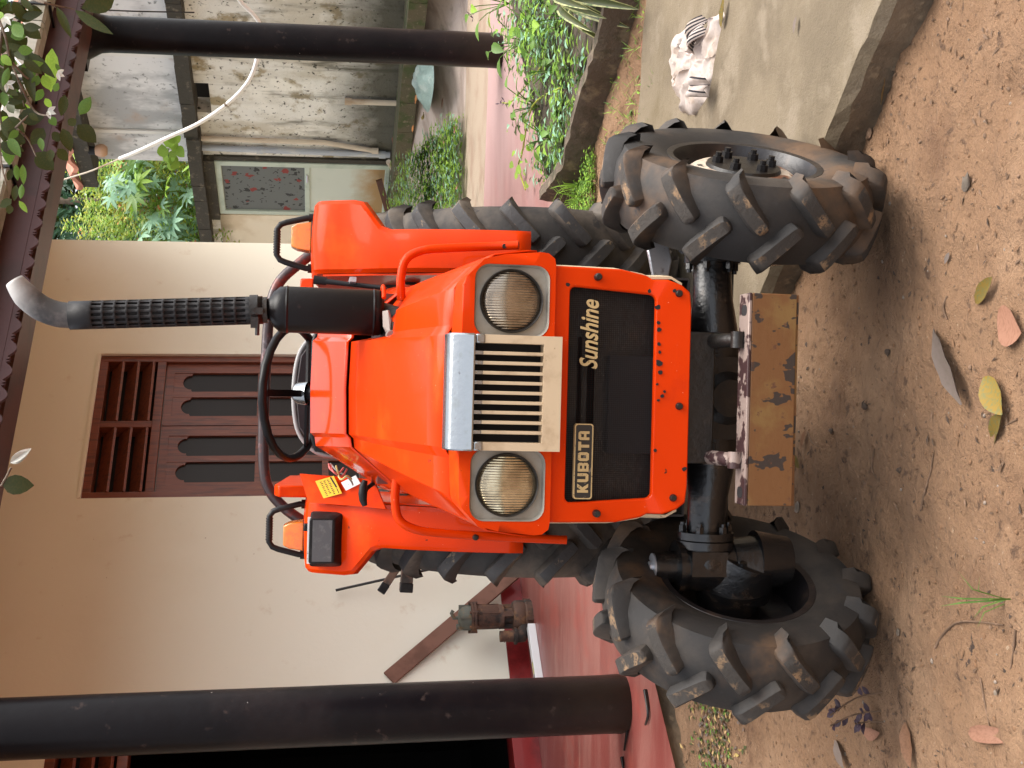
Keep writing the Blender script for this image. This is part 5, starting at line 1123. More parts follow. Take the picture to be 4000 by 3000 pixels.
LV = [((490, 60), (610, 310), 60, 0), ((650, 90), (950, 290), 80, 0), ((990, -20), (720, 70), 150, 0), ((120, 150), (300, 130), 70, 0), ((450, 420), (440, 770), 100, 2), ((240, 450), (460, 660), 70, 0), ((210, 530), (290, 860), 80, 0), ((370, 650), (430, 770), 70, 2), ((330, 650), (290, 750), 60, 1), ((50, 860), (230, 930), 80, 0), ((160, 1010), (375, 1010), 120, 0), ((370, 770), (310, 870), 60, 1), ((690, 990), (780, 840), 80, 1), ((560, 820), (530, 995), 70, 0), ((670, 1080), (825, 1222), 120, 0), ((540, 1110), (612, 1300), 85, 0), ((590, 1080), (655, 1030), 60, 0), ((380, 1110), (275, 1240), 95, 0), ((345, 1190), (365, 1295), 45, 1), ((450, 1200), (525, 1160), 75, 0), ((500, 1285), (582, 1385), 75, 0), ((310, 1320), (455, 1460), 130, 0), ((440, 1290), (430, 1390), 60, 0), ((180, 1170), (0, 1320), 60, 1), ((160, 1130), (80, 1190), 50, 1), ((140, 1420), (150, 1560), 45, 1), ((195, 1420), (205, 1590), 45, 1), ((100, 1460), (70, 1560), 45, 0), ((190, 1590), (180, 1720), 40, 1), ((140, 1600), (120, 1730), 50, 0), ((165, 1735), (235, 1835), 40, 2), ((100, 1720), (0, 1790), 60, 0), ((90, 1770), (75, 1850), 50, 0), ((30, 260), (80, 20), 90, 0), ((-20, 110), (30, 160), 50, 2), ((10, 700), (100, 660), 70, 0), ((10, 480), (95, 560), 60, 2), ((0, 580), (60, 720), 70, 0), ((70, 560), (160, 620), 55, 0), ((200, 760), (210, 900), 50, 0), ((160, 420), (230, 330), 60, 0), ((20, 950), (50, 1080), 60, 0), ((190, 900), (270, 960), 40, 2), ((250, 980), (330, 1040), 45, 0), ((430, 1010), (480, 1080), 60, 1), ((390, 850), (440, 930), 50, 2), ((0, 1080), (60, 1010), 60, 2), ((100, 1200), (190, 1240), 40, 0), ((120, 980), (60, 870), 60, 0), ((60, 300), (20, 460), 70, 0), ((470, 790), (500, 720), 45, 1), ((480, 550), (520, 620), 30, 1)]
LM = [LF_DARK, LF_MID, LF_BRIGHT]
LEAFM = [leaf_mesh('leaf', 1.0, 0.44, m, curl=0.10, fold=0.10) for m in LM]
for _ in range(60):
    a_ = (R_.uniform(-15, 250), R_.uniform(-40, 1250)); a_ = (a_[0] * (0.35 if a_[1] > 700 else 1), a_[1]); th_ = R_.uniform(-0.6, 1.9); l_ = R_.uniform(110, 210); LV.append((a_, (a_[0] + l_ * math.cos(th_), a_[1] + l_ * math.sin(th_)), R_.uniform(50, 95), R_.choice((0, 0, 0, 0, 0, 1))))
for (a, b, wz, c) in LV:
    yy = YB + R_.uniform(-0.14, 0.14); p, q = bp(a[0] / 4, a[1] / 4, yy), bp(b[0] / 4, b[1] / 4, yy + R_.uniform(-0.02, 0.02)); d = q - p; L_ = d.length
    wid = (bp(0, 0) - bp(0, wz / 4)).length
    up = (EYE - p).normalized() * (1 if R_.random() < 0.8 else -1) + rv(0.22)
    M_ = Matrix.Translation(p - Vector(branch.location)) @ basis(d, up) @ Matrix.Diagonal((wid / 0.44 * 1.25, L_ * 1.04, L_, 1)); inst('leaf', LEAFM[c], branch, M_)
for (X, Y, a, s) in ((123, 158, 60, .8), (103, 240, 60, .9), (8, 36, 90, 1.2), (14, 180, 80, .9)):
    mb = MB(); p = bp(X, Y, YB - 0.1)
    for i in range(3): add_leaf(mb, p, Vector((math.cos(rad(a + i * 50)), rv().y * 0.5, -math.sin(rad(a + i * 50)))), EYE - p, 0.034 * s, 0.017 * s, 0, fold=0.3)
    Bk(mb, 'white_flower', PETAL)
# sprig that hangs into the picture against the wall
spg = empty('flower_sprig', bp(-6, 1046), 'small sprig with a white bud and one dark leaf against the wall', 'sprig')
o_ = Vector(spg.location); mb = MB(); mb.tube(catmull([bp(-80, 1040) - o_, bp(-6, 1050) - o_, bp(8, 1040) - o_, bp(24, 1010) - o_], 4), 0.004, 6); mb.build('stem', BARK, spg, smooth=60)
p, q = bp(4, 1046), bp(72, 1048); inst('leaf', LEAFM[0], spg, Matrix.Translation(p - o_) @ basis(q - p + Vector((0, 0, 0.02)), (EYE - p) + Vector((0, 0, 0.5))) @ Matrix.Diagonal((0.16, (q - p).length, (q - p).length, 1)))
mb = MB(); p = bp(22, 1000) - o_
for a, L_ in ((-60, 0.075), (-48, 0.085), (-75, 0.06)): add_leaf(mb, p, Vector((math.cos(rad(-a)) * 0.75, 0.1, -0.75 * math.sin(rad(a + 108)))), Vector((0, -1, 0.2)), L_, 0.03, 0, fold=0.35)
mb.build('white_flower', PETAL, spg)

# bulb on its cable in front of the gutter, ceiling lamp bulb by the shed, hose and wires
bc = on_plane(24, 62, (nW.x, nW.y), 4.35); bulb = empty('hanging_bulb', bc, 'glass bulb with a white holder hanging by the gutter', 'bulb')
ub = (on_plane(35, 75, (nW.x, nW.y), 4.35) - on_plane(31, 52, (nW.x, nW.y), 4.35)).normalized(); mb = MB()
M_ = basis(ub, Vector((0, -1, 0.3))).to_4x4()
mb.lathe([(0.0005, -0.062), (0.022, -0.055), (0.036, -0.035), (0.040, -0.012), (0.034, 0.012), (0.024, 0.030)], (0, 0, 0), 'Y', 24, 0, M_); mb.build('bulb_glass', BULB, bulb, smooth=60)
mb = MB(); mb.lathe([(0.026, 0.024), (0.036, 0.030), (0.037, 0.062), (0.028, 0.075), (0.0005, 0.076)], (0, 0, 0), 'Y', 24, 0, M_); mb.lathe([(0.020, 0.09), (0.024, 0.10), (0.022, 0.14), (0.0005, 0.142)], (0, 0, 0), 'Y', 16, 0, M_); mb.build('bulb_holder', SOCKET, bulb, smooth=40)
mb = MB(); mb.tube(catmull([M_ @ Vector((0, 0.07, 0)), M_ @ Vector((0.03, 0.13, 0.02)), M_ @ Vector((0.02, 0.22, 0.0)), M_ @ Vector((-0.02, 0.36, -0.03))], 5), 0.005, 6); mb.build('bulb_cord', SOCKET, bulb, smooth=60)
pb = Sp(*sz(216, 274), 0) if False else None
s_, z_ = sz(219, 275); q = Sp(s_, -0.30, z_); lamp = empty('shed_lamp', q, 'dusty round bulb under the edge of the shed roof', 'lamp')
mb = MB(); mb.lathe([(0.0005, -0.085), (0.045, -0.08), (0.066, -0.05), (0.070, -0.02), (0.058, 0.02), (0.045, 0.04)], (0, 0, 0), 'Z', 20); mb.build('bulb_glass', mat('dusty_bulb', (0.45, 0.27, 0.16), 0.4), lamp, smooth=60)
mb = MB(); mb.lathe([(0.047, 0.035), (0.05, 0.10), (0.03, 0.12), (0.022, 0.28)], (0, 0, 0), 'Z', 16); mb.build('bulb_holder', BLACKPL, lamp, smooth=40)
def hp(X, Y, y): return on_y(X, Y, y)
mb = MB(); hpts = [hp(*a) for a in ((490, -40, 9.8), (520, 4, 10.0), (548, 32, 10.1), (562, 56, 10.2), (560, 90, 10.3), (552, 140, 10.4), (532, 182, 10.5), (490, 225, 10.6), (430, 266, 10.7), (365, 296, 10.8), (300, 326, 10.9), (258, 343, 11.0))]
mb.tube(catmull(hpts, 6), 0.017, 8); hose = tag(mb.build('hose', HOSE, smooth=60), 'white hose drooping in an arc across the shed front behind the black column', 'hose')
mb = MB(); mb.tube([hpts[7] + Vector((0, -0.005, 0.0)), hpts[7] + (hpts[8] - hpts[7]) * 0.05], 0.0175, 8); mb.build('hose_clip', BARK, hose)
mb = MB(); mb.tube(catmull([hpts[-1], hp(200, 368, 11.2), hp(150, 384, 11.4), hp(60, 412, 11.8), hp(-40, 440, 12.2)], 4), 0.007, 6); tag(mb.build('wire', PVCC, smooth=60), 'grey wire rising from the end of the white hose to the eave', 'wire')
mb = MB(); mb.tube(catmull([on_plane(25, 5, (nW.x, nW.y), 4.3), on_plane(70, 11, (nW.x, nW.y), 4.5), on_plane(110, 17, (nW.x, nW.y), 4.65), hp(180, 19, 10.0), hp(280, 24, 11.0), hp(420, 27, 11.2)], 5), [0.008] * 12 + [0.006] * 14, 6); tag(mb.build('cable', GRIME, smooth=60), 'dark twisted cable running from the gutter past the column head', 'cable')
# creeper with heart leaves on the shed ledge
cr = empty('creeper', Sp(*(sz(400, 260)[0], -0.28, sz(400, 260)[1])), 'light green creeper sprig hanging at the shed ledge by the white hose', 'plant'); o_ = Vector(cr.location)
HM = leaf_mesh('leaf', 1.0, 0.85, LF_BRIGHT, curl=0.05, fold=0.06)
ps = [(382, 245), (375, 250), (365, 275), (358, 285), (372, 290), (378, 305), (370, 318), (385, 272), (362, 265), (376, 280), (356, 300), (368, 240), (380, 312)]
for X, Y in ps: 
    s_, z_ = sz(X, Y); p = Sp(s_, -0.30 + R_.uniform(-.04, .04), z_); d = Vector((R_.uniform(-1, 1), -0.4, R_.uniform(-1, 0.4))); M_ = Matrix.Translation(p - o_) @ basis(d, (EYE - p).normalized() + rv(0.4)) @ Matrix.Scale(R_.uniform(0.10, 0.16), 4); inst('leaf', HM, cr, M_)
mb = MB(); mb.tube(catmull([Sp(*(sz(X, Y)[0], -0.28, sz(X, Y)[1])) - o_ for X, Y in ((382, 245), (372, 265), (366, 285), (374, 318))], 4), 0.006, 6); mb.build('stem', LF_MID, cr)

# ---------------------------------------------------------------- greenery beyond the shed
def foliage(mb, c, r, n, l, w, nm, curl=0.15, shell=0.55, updir=0.6):
    c = Vector(c)
    for _ in range(n):
        d = rv(); 
        while d.length > 1 or d.length < 0.05: d = rv()
        d = d.normalized() * (shell + (1 - shell) * R_.random()) * (0.82 + 0.25 * noise.noise(d * 2.3 + c)); p = c + Vector((d.x * r[0], d.y * r[1], d.z * r[2]))
        s = R_.uniform(0.7, 1.25); add_leaf(mb, p, d + rv(0.7) + Vector((0, -0.3, 0.1)), Vector((0.4, -0.3, updir + .2)) + rv(0.6), l * s, w * s, R_.randrange(nm), curl=curl, nseg=2)
# glossy-leaved bush: upright shoots packed with small leaves, some yellow
def croton(X, Y, y, base, label, sx, szz, n):
    top = on_y(X, Y, y); root = empty('croton_bush', (top.x, y, base), label, 'bush'); o_ = Vector(root.location)
    mb = MB()
    for _ in range(n):
        px, pz = R_.uniform(-sx, sx), R_.random() ** 0.8
        ht = szz * (0.35 + 0.65 * pz) * (0.75 + 0.25 * noise.noise(Vector((px * 2.2, 0, X)))); py = R_.uniform(-0.7, 0.5) - 0.5 * (1 - pz)
        c = Vector((px, py, ht + (top.z - base - szz)))
        lean = Vector((R_.uniform(-.3, .3), -0.25, 1)).normalized(); k = R_.randint(7, 11); mi = 0 if R_.random() < 0.14 else (1 if R_.random() < 0.76 else 2)
        if R_.random() < 0.05: mi = 3
        for i in range(k):
            a = i * 2.4 + R_.random(); t = i / k; d = Vector((math.cos(a), math.sin(a), 0.45 + 0.5 * t)); add_leaf(mb, c + lean * (0.17 * t), d, Vector((0.3, -0.5, 0.85)) - d * 0.15, R_.uniform(0.055, 0.08), R_.uniform(0.030, 0.042), mi if t < 0.7 or mi > 1 else min(2, mi + 1), curl=0.35, nseg=2)
    f = mb.build('foliage', [LF_MID, LF_BRIGHT, LF_YEL, DRYO], root, fixn=False); f['kind'] = 'stuff'
    mb = MB()
    for i in range(7): mb.tube([(R_.uniform(-sx, sx) * 0.3, 0.1, 0), (R_.uniform(-sx, sx) * 0.8, 0, (top.z - base) * 0.8)], [0.03, 0.01], 6)
    mb.build('stem', BARK, root)
croton(150, 455, 16.2, 0.5, 'dense glossy-leaved bush with yellow shoots between the eave and the shed', 0.9, 3.0, 950)
croton(120, 400, 17.2, 0.5, 'farther bush with yellow-green shoots in front of the dark conifer', 0.7, 1.6, 300)
# palmate-leaved plant
def palmate(l, m):
    mb = MB()
    for k in range(7):
        a = rad(-128 + k * 256 / 6); ll = l * (1 - 0.10 * abs(k - 3)); vs_, fs = leaf_verts(ll, ll * 0.27, curl=0.22, fold=0.08, nseg=3); M_ = Matrix.Rotation(a, 4, 'Z'); mb.add([M_ @ Vector(v) for v in vs_], fs)
    me = bpy.data.meshes.new('leaf'); me.from_pydata(mb.v, [], mb.f); me.materials.append(m); me.shade_smooth(); return me
PM = [palmate(1.0, LF_BLUE), palmate(1.0, LF_BRIGHT), palmate(1.0, LF_MID)]
pr = empty('palmate_plant', (2.05, 15.9, 0.5), 'tall plant with pale seven-fingered leaves above the shed ledge', 'plant'); o_ = Vector(pr.location); stems = MB()
for i in range(120):
    X = R_.uniform(238, 440); Y = R_.uniform(338, 530)
    if X < 300 and Y > 470 - (300 - X): Y = R_.uniform(338, 430)
    p = on_y(X, Y, 15.6 + R_.uniform(-0.45, 0.6)); d = Vector((R_.uniform(-0.9, 0.9), -0.35, R_.uniform(-1.0, 0.1))); up = (EYE - p).normalized() * 0.55 + Vector((0.55, 0, 0.75)) + rv(0.35)
    M_ = Matrix.Translation(p - o_) @ basis(d, up) @ Matrix.Scale(R_.uniform(0.15, 0.26), 4); inst('leaf', PM[0 if R_.random() < 0.62 else R_.choice((1, 2))], pr, M_)
    if i % 3 == 0: stems.tube(catmull([p - o_, p - o_ + Vector((R_.uniform(-.1, .1), 0.15, -0.15)), p - o_ + Vector((R_.uniform(-.2, .2), 0.3, -0.55))], 3), 0.008, 5)
stems.tube([(0, 0.3, 0), (0.1, 0.3, 1.6), (-0.05, 0.25, 3.0)], [0.05, 0.04, 0.02], 8)
stems.build('stem', LF_MID, pr)
# conifer with feathery sprays
cn = empty('conifer', (2.75, 19.5, 0.5), 'dark blue-green conifer behind the tiled shed edge', 'tree'); o_ = Vector(cn.location); mb = MB()
for i in range(900):
    t = R_.random(); h = 1.2 + t * 5.2; r_ = 1.5 * (1 - t * 0.55); a = R_.uniform(0, 6.283); base = Vector((math.cos(a) * r_ * 0.55, math.sin(a) * r_ * 0.55, h)); d = Vector((math.cos(a), math.sin(a), 0.55))
    for k in range(4):
        dd = d + rv(0.5); add_leaf(mb, base + d * (0.12 * k), dd, Vector((0, -1, 0.5)) + rv(0.3), R_.uniform(0.14, 0.24), 0.06, 0, curl=0.1, nseg=2)
f = mb.build('crown', [LF_PINE], cn, fixn=False); f['kind'] = 'stuff'
mb = MB(); mb.tube([(0, 0, 0), (0, 0, 6.0)], [0.12, 0.03], 8); mb.build('trunk', BARK, cn)
# a wall of far trees that shuts the sky off behind everything
mb = MB()
for i in range(26):
    foliage(mb, (-9 + i * 0.95, 24 + 2.5 * nz(i, 0, 0.9), 2.2 + 1.4 * nz(i, 3, 0.7)), (1.5, 1.2, 2.6), 210, 0.34, 0.17, 3)
    foliage(mb, (-9 + i * 0.95, 25 + 2.0 * nz(i, 5, 0.9), 5.6 + 1.4 * nz(i, 3, 0.7)), (1.6, 1.2, 2.4), 190, 0.36, 0.18, 3)
for i in range(14):
    foliage(mb, (-1 + i * 0.55, 22.5 + 0.8 * nz(i, 2, 0.9), 5.0 + 0.8 * nz(i, 3, 0.7)), (0.9, 0.6, 4.6), 800, 0.30, 0.18, 3)
tag(mb.build('treeline', [LF_PINE, LF_MID, LF_DARK], fixn=False), kind='stuff')

# ---------------------------------------------------------------- low plants in the yard and in the bed by the veranda
def sprigs(mb, p, n, h, l, w, nm, spread=0.03):
    for _ in range(n):
        b = Vector(p) + Vector((R_.uniform(-spread, spread), R_.uniform(-spread, spread), 0)); t = Vector((R_.uniform(-.35, .35), R_.uniform(-.35, .35), 1)).normalized()
        for i in range(5):
            a = R_.uniform(0, 6.283); q = b + t * h * (i + 1) / 5; add_leaf(mb, q, Vector((math.cos(a), math.sin(a), 0.35)), Vector((0, 0, 1)), l * R_.uniform(.7, 1.2), w * R_.uniform(.7, 1.2), R_.randrange(nm), curl=0.25, nseg=2)
mb = MB(); cnt = 0
for _ in range(900):
    X = R_.uniform(862, 1008); Y = R_.uniform(205, 455)
    lo = 440 - (1008 - X) * 0.55 if X > 900 else 300
    edge = 262 + max(0, (985 - X)) * 0.95
    if Y < edge: continue
    p = on_z(X, Y, 0.09 + 0.36 * smooth01(1000, 870, X)); sprigs(mb, p, 1, R_.uniform(0.08, 0.20), 0.085, 0.05, 3, 0.04)
tag(mb.build('yard_groundcover', [LF_BRIGHT, LF_BRIGHT, LF_BLUE], fixn=False), kind='stuff')
# bed between the kerb and the veranda
mb = MB(); bedp = [(2.6, 4.2, 0.13), (1.584, 5.05, 0.13), (1.25, 5.70, 0.13), (1.06, 6.05, 0.13), (1.02, 6.71, 0.13), (2.199, 7.78, 0.13), (3.6, 9.0, 0.13)]
mb.add(bedp, [tuple(range(7))]); mb.loft([[Vector(p) for p in bedp], [Vector((p[0], p[1], -0.1)) for p in bedp]], 0, True); tag(mb.build('planting_bed', SOIL, fixn=False), kind='structure')
kl = catmull([(2.7, 3.9, 0), (1.60, 4.99, 0), (1.27, 5.62, 0), (1.05, 5.98, 0), (0.98, 6.6, 0)], 14)
secs = []
for p in kl:
    j = 0.016 * nz(p.x, p.y, 6); k = 0.018 * nz(p.x, p.y, 13)
    nrm = Vector((0.86, 0.5, 0)); secs.append([p + Vector((0, 0, -0.05)), p + nrm * (0.006 + 0.3 * j) + Vector((0, 0, 0.16)), p + nrm * (0.02 + j) + Vector((0, 0, 0.205 + k)), p + nrm * (0.085 + j) + Vector((0, 0, 0.20 + k)), p + nrm * 0.11 + Vector((0, 0, 0.05))])
mb = MB(); mb.loft(secs, 0); tag(mb.build('bed_kerb', [mat('mossy_cement_kerb', (0.115, 0.085, 0.06), 0.95, 0, [((0.22, 0.17, 0.11), 10, 0.52, 0.66), ((0.055, 0.048, 0.025), 6, 0.5, 0.7)], (30, 0.012))], smooth=40, fixn=False), kind='structure')
mb = MB()
bpoly = [(1.62, 5.12), (1.30, 5.72), (1.12, 6.1), (1.10, 6.75), (2.15, 7.70), (3.0, 8.3), (3.0, 4.6)]
def inside(x, y, P):
    c = False
    for i in range(len(P)):
        (x0, y0), (x1, y1) = P[i], P[i - 1]
        if (y0 > y) != (y1 > y) and x < (x1 - x0) * (y - y0) / (y1 - y0) + x0: c = not c
    return c
k = 0
while k < 1000:
    x, y = R_.uniform(1.0, 3.0), R_.uniform(4.6, 8.2)
    if inside(x, y, bpoly) and nz(x, y, 3.5, 4) > -0.12 + 0.3 * R_.random() - 0.15: sprigs(mb, (x, y, 0.13), 1, R_.uniform(0.04, 0.24) * (0.7 + nz(x, y, 2, 8)), R_.choice((.045, .06, .08)), R_.choice((.022, .03, .042)), 4, 0.03); k += 1
tag(mb.build('bed_groundcover', [LF_MID, LF_BRIGHT, LF_DARK, LF_BLUE], fixn=False), kind='stuff')
# bigger leafy plants standing in the bed
BL = [leaf_mesh('leaf', 1.0, 0.52, m, curl=0.3, fold=0.12) for m in (LF_MID, LF_BRIGHT, LF_DARK)]
def leafy(name, p, n, l, label, h, spread=0.5, mats_=(0, 1), group=None):
    root = empty(name, p, label, 'plant', group); mb = MB(); 
    for i in range(n):
        a = i * 2.4; t = (i + 1) / n; st = Vector((math.cos(a) * spread * h * (0.3 + t), math.sin(a) * spread * h * (0.3 + t), h * (0.25 + 0.75 * t)))
        mb.tube([(0, 0, 0), st * 0.6 + Vector((0, 0, h * .1)), st], 0.003, 5); d = Vector((math.cos(a), math.sin(a), R_.uniform(-0.35, 0.4)))
        inst('leaf', BL[R_.choice(mats_)], root, Matrix.Translation(st) @ basis(d, Vector((0, 0, 1)) + rv(0.3)) @ Matrix.Scale(l * R_.uniform(.75, 1.2), 4))
    mb.build('stem', LF_MID, root); return root
for i, (X, Y, z, n, l, h, lab) in enumerate(((1100, 8, .13, 9, .13, .30, 'broad-leaved plant at the veranda edge beside the far column'), (1140, 90, .13, 8, .11, .24, 'leafy plant leaning over the red floor below the far column'), (1175, 60, .13, 10, .10, .22, 'plant with toothed leaves in the middle of the bed'), (1165, 230, .13, 9, .09, .18, 'low leafy plant spilling onto the veranda edge'), (1195, 300, .13, 9, .08, .16, 'small plant in the bed nearest the tractor tyre'), (1205, 150, .13, 9, .085, .2, 'bushy plant just inside the kerb of the bed'), (1225, 40, .13, 8, .085, .2, 'dark green plant behind the cream-edged leaves'))):
    leafy('bed_plant', on_z(X, Y, z), n, l, lab, h)
# creeping stem with reddish tips across the red floor
vn = empty('creeping_vine', on_z(1180, 260, .13), 'thin creeping vine with heart leaves trailing over the red floor', 'plant'); o_ = Vector(vn.location)
P = [on_z(X, Y, z) - o_ for X, Y, z in ((1210, 190, .2), (1150, 230, .22), (1128, 330, .16), (1120, 360, .13), (1135, 410, .11))]; mb = MB(); mb.tube(catmull(P, 5), 0.005, 6)
P2 = [on_z(X, Y, z) - o_ for X, Y, z in ((1180, 130, .2), (1110, 215, .22), (1085, 222, .20))]; mb.tube(catmull(P2, 5), 0.004, 6); mb.build('stem', LF_YEL, vn, smooth=60)
for X, Y, s in ((1122, 362, .075), (1108, 352, .06), (1140, 395, .06), (1118, 380, .05), (1130, 300, .06), (1140, 270, .05), (1112, 335, .05)):
    p = on_z(X, Y, .13) - o_; inst('leaf', HM, vn, Matrix.Translation(p + Vector((0, 0, .02))) @ basis(Vector((R_.uniform(-1, 1), -1, -0.3)), Vector((0, -0.3, 1)) + rv(.4)) @ Matrix.Scale(s, 4))
for X, Y in ((1090, 218), (1080, 224), (1100, 225), (1096, 110), (1084, 105), (1105, 120), (1015, 30), (1022, 40)):
    mb = MB(); p = on_z(X, Y, .2) - o_
    for i in range(4): add_leaf(mb, p, rv() + Vector((0, 0, .3)), Vector((0, -1, .4)), 0.035, 0.008, 0, nseg=2)
    mb.build('dry_flower', LF_PURP, vn)
# cream-edged sword leaves at the corner of the bed
va = empty('variegated_plant', on_z(1290, -25, .12), 'plant with long cream-edged sword leaves at the corner of the bed', 'plant'); o_ = Vector(va.location)
for (tX, tY, z, w_, l2) in ((1330, 105, .06, .06, 0), (1282, 70, .24, .055, 1), (1360, 60, .10, .07, 0), (1310, 40, .35, .05, 1), (1275, 20, .42, .05, 0), (1380, 20, .16, .06, 1)):
    t = on_z(tX, tY, z) - o_; P = catmull([(0, 0, 0), t * 0.45 + Vector((0, 0, .16)), t], 5); secs = []; sec2 = []
    for i, p in enumerate(P):
        u = i / (len(P) - 1); hw = w_ * 0.5 * math.sin(math.pi * (0.12 + 0.87 * u)); sd_ = Vector((-t.y, t.x, 0)).normalized(); secs.append([p - sd_ * hw + Vector((0, 0, hw * .5)), p - sd_ * hw * .72 + Vector((0, 0, hw * .3)), p, p + sd_ * hw * .72 + Vector((0, 0, hw * .3)), p + sd_ * hw + Vector((0, 0, hw * .5))])
    mb = MB(); mb.loft(secs)
    for i in range(len(mb.f)): mb.m[i] = 1 if i % 4 in (0, 3) else 0
    mb.build('leaf', [LF_DARK, LF_VAR], va, smooth=60, fixn=False)

# grass and weeds on the dirt
def grass_tuft(p, n, h, label, m=LF_BRIGHT, group=None):
    mb = MB()
    for _ in range(n):
        a = R_.uniform(0, 6.283); d = Vector((math.cos(a), math.sin(a), 0)); L_ = h * R_.uniform(.6, 1.2); b = d * R_.uniform(0, .02); w_ = 0.0018; sd_ = Vector((-d.y, d.x, 0)); q = [b, b + d * L_ * .25 + Vector((0, 0, L_ * .6)), b + d * L_ * .7 + Vector((0, 0, L_ * .75))]
        mb.add([q[0] - sd_ * w_, q[0] + sd_ * w_, q[1] + sd_ * w_, q[1] - sd_ * w_, q[2]], [(0, 1, 2, 3), (3, 2, 4)])
    o = mb.build('grass_tuft', m, fixn=False, loc=p); return tag(o, label, 'grass', group)
def gz(X, Y, z=0.0):
    p = on_z(X, Y, z)
    for _ in range(6):
        zz = max(ground_z(p.x, p.y), -0.2); p = on_z(X, Y, zz)
    return p
grass_tuft(gz(2172, 1295), 7, 0.11, 'green grass tuft on the open dirt at the left', LF_MID)
grass_tuft(gz(1255, 400, .08), 26, 0.16, 'thick grass clump behind the right front tyre', LF_BRIGHT)
grass_tuft(gz(1262, 430, .08), 22, 0.18, 'long-bladed grass beside the right rear tyre', LF_BRIGHT)
grass_tuft(gz(1370, 340, .08), 8, 0.07, 'sparse grass at the back edge of the slab', LF_MID)
mb = MB()
for _ in range(150):
    X, Y = R_.uniform(1310, 1420), R_.uniform(0, 330)
    p = gz(X, Y, .08); a = R_.uniform(0, 6.283)
    if R_.random() < 0.55: add_leaf(mb, p, Vector((math.cos(a), math.sin(a), .5)), Vector((0, 0, 1)), R_.uniform(.015, .035), .012, R_.randrange(2), nseg=2)
    else:
        for _k in range(3): a = R_.uniform(0, 6.283); add_leaf(mb, p, Vector((math.cos(a), math.sin(a), .9)), Vector((0, 0, 1)), R_.uniform(.03, .07), .004, R_.randrange(2), nseg=2)
for _ in range(320):
    X, Y = R_.uniform(1236, 1290), R_.uniform(330, 470); p = gz(X, Y, .08); sprigs(mb, p, 1, R_.uniform(.02, .06), .026, .014, 2, .01)
tag(mb.build('dirt_strip_weeds', [LF_MID, LF_BRIGHT], fixn=False), kind='stuff')
# mossy litter at the foot of the veranda by the left tyre
mb = MB()
for _ in range(520):
    X = R_.gauss(1545, 26); Y = R_.uniform(1480, 1680); p = gz(X, Y); a = R_.uniform(0, 6.283)
    add_leaf(mb, p + Vector((0, 0, .004)), Vector((math.cos(a), math.sin(a), R_.uniform(-.1, .5))), Vector((0, 0, 1)) + rv(.6), R_.uniform(.012, .03), R_.uniform(.008, .016), R_.choice((0, 0, 1, 2, 2, 3)), nseg=2)
tag(mb.build('mossy_litter', [mat('dark_moss', (0.06, 0.07, 0.02), 0.9), LF_MID, DRYG, DRYT], fixn=False), kind='stuff')
# purple-leaved weeds by the left front tyre
def purple(X, Y, n, h, label, lean):
    p = gz(X, Y); root = empty('purple_weed', p, label, 'plant', 'purple weeds by the left front tyre'); mb = MB(); pts = [Vector((0, 0, 0)), Vector((lean * .3, 0.02, h * .5)), Vector((lean, 0.03, h))]; P = catmull(pts, 4); mb.tube(P, 0.0022, 5); mb.build('stem', TWIG, root)
    for i in range(n):
        t = R_.uniform(.25, 1); q = P[int(t * (len(P) - 1))]; a = R_.uniform(0, 6.283); mbl = MB(); add_leaf(mbl, q, Vector((math.cos(a), math.sin(a), .5)), Vector((0, -.5, 1)), R_.uniform(.022, .034), .016, 0, nseg=3); mbl.build('leaf', LF_PURP, root, fixn=False)
for a in ((1870, 1410, 9, .10, 'purple weed pressed against the left front tyre', .01), (1880, 1440, 8, .13, 'taller purple weed just beyond the tyre', -.05), (1905, 1495, 7, .12, 'purple weed bending away from the tyre', -.06), (1905, 1535, 7, .12, 'outer purple weed beside a dry leaf', -.04), (1908, 1560, 6, .06, 'shortest purple weed over a tan leaf', -.01)): purple(*a)

# ---------------------------------------------------------------- fallen leaves, twigs and stones on the dirt
DL = {}
def fallen(a, b, wz, m, label, z=None, lift=0.006, curl=-0.12, fold=0.25, name='fallen_leaf', grp='fallen leaves'):
    p, q = (gz(*a), gz(*b)) if z is None else (on_z(*a, z), on_z(*b, z))
    L_ = (q - p).length; key = (m.name, curl, fold)
    if key not in DL: DL[key] = leaf_mesh('fallen_leaf', 1.0, 0.4, m, curl=curl, fold=fold, wave=0.03, nseg=8)
    o = bpy.data.objects.new(name, DL[key]); COL.objects.link(o)
    o.matrix_world = Matrix.Translation(p + Vector((0, 0, lift))) @ basis(q - p, Vector((R_.uniform(-.25, .25), R_.uniform(-.3, .1), 1))) @ Matrix.Diagonal((wz / .4, L_, L_ * .8, 1)); return tag(o, label, 'leaf', grp)
fallen((2022, 710), (2104, 872), .062, DRYG, 'long grey-brown dry leaf lying on the dirt in front of the bumper')
fallen((2136, 815), (2185, 898), .058, DRYY, 'green and yellow fallen leaf right beside the long grey leaf', lift=.012)
fallen((2176, 895), (2140, 962), .040, DRYY, 'curled yellow leaf next to the green-yellow one', lift=.012, curl=.25)
fallen((2113, 655), (2158, 598), .036, DRYY, 'yellow-green leaf on the dirt nearest the right front tyre')
fallen((2160, 690), (2216, 720), .085, DRYP, 'round pale pink leaf at the near edge of the dirt', curl=-.05)
fallen((1908, 226), (1936, 120), .038, DRYT, 'long tan leaf on the dirt below the slab edge')
fallen((1800, 290), (1822, 340), .040, DRYO, 'orange leaf leaning between the slab and the right front tyre', lift=.02, curl=.1)
fallen((1960, 1560), (1980, 1659), .042, DRYB, 'long brown leaf at the left end of the dirt')
fallen((1808, 1598), (1835, 1662), .030, DRYG, 'dark brown narrow leaf beyond the left front tyre')
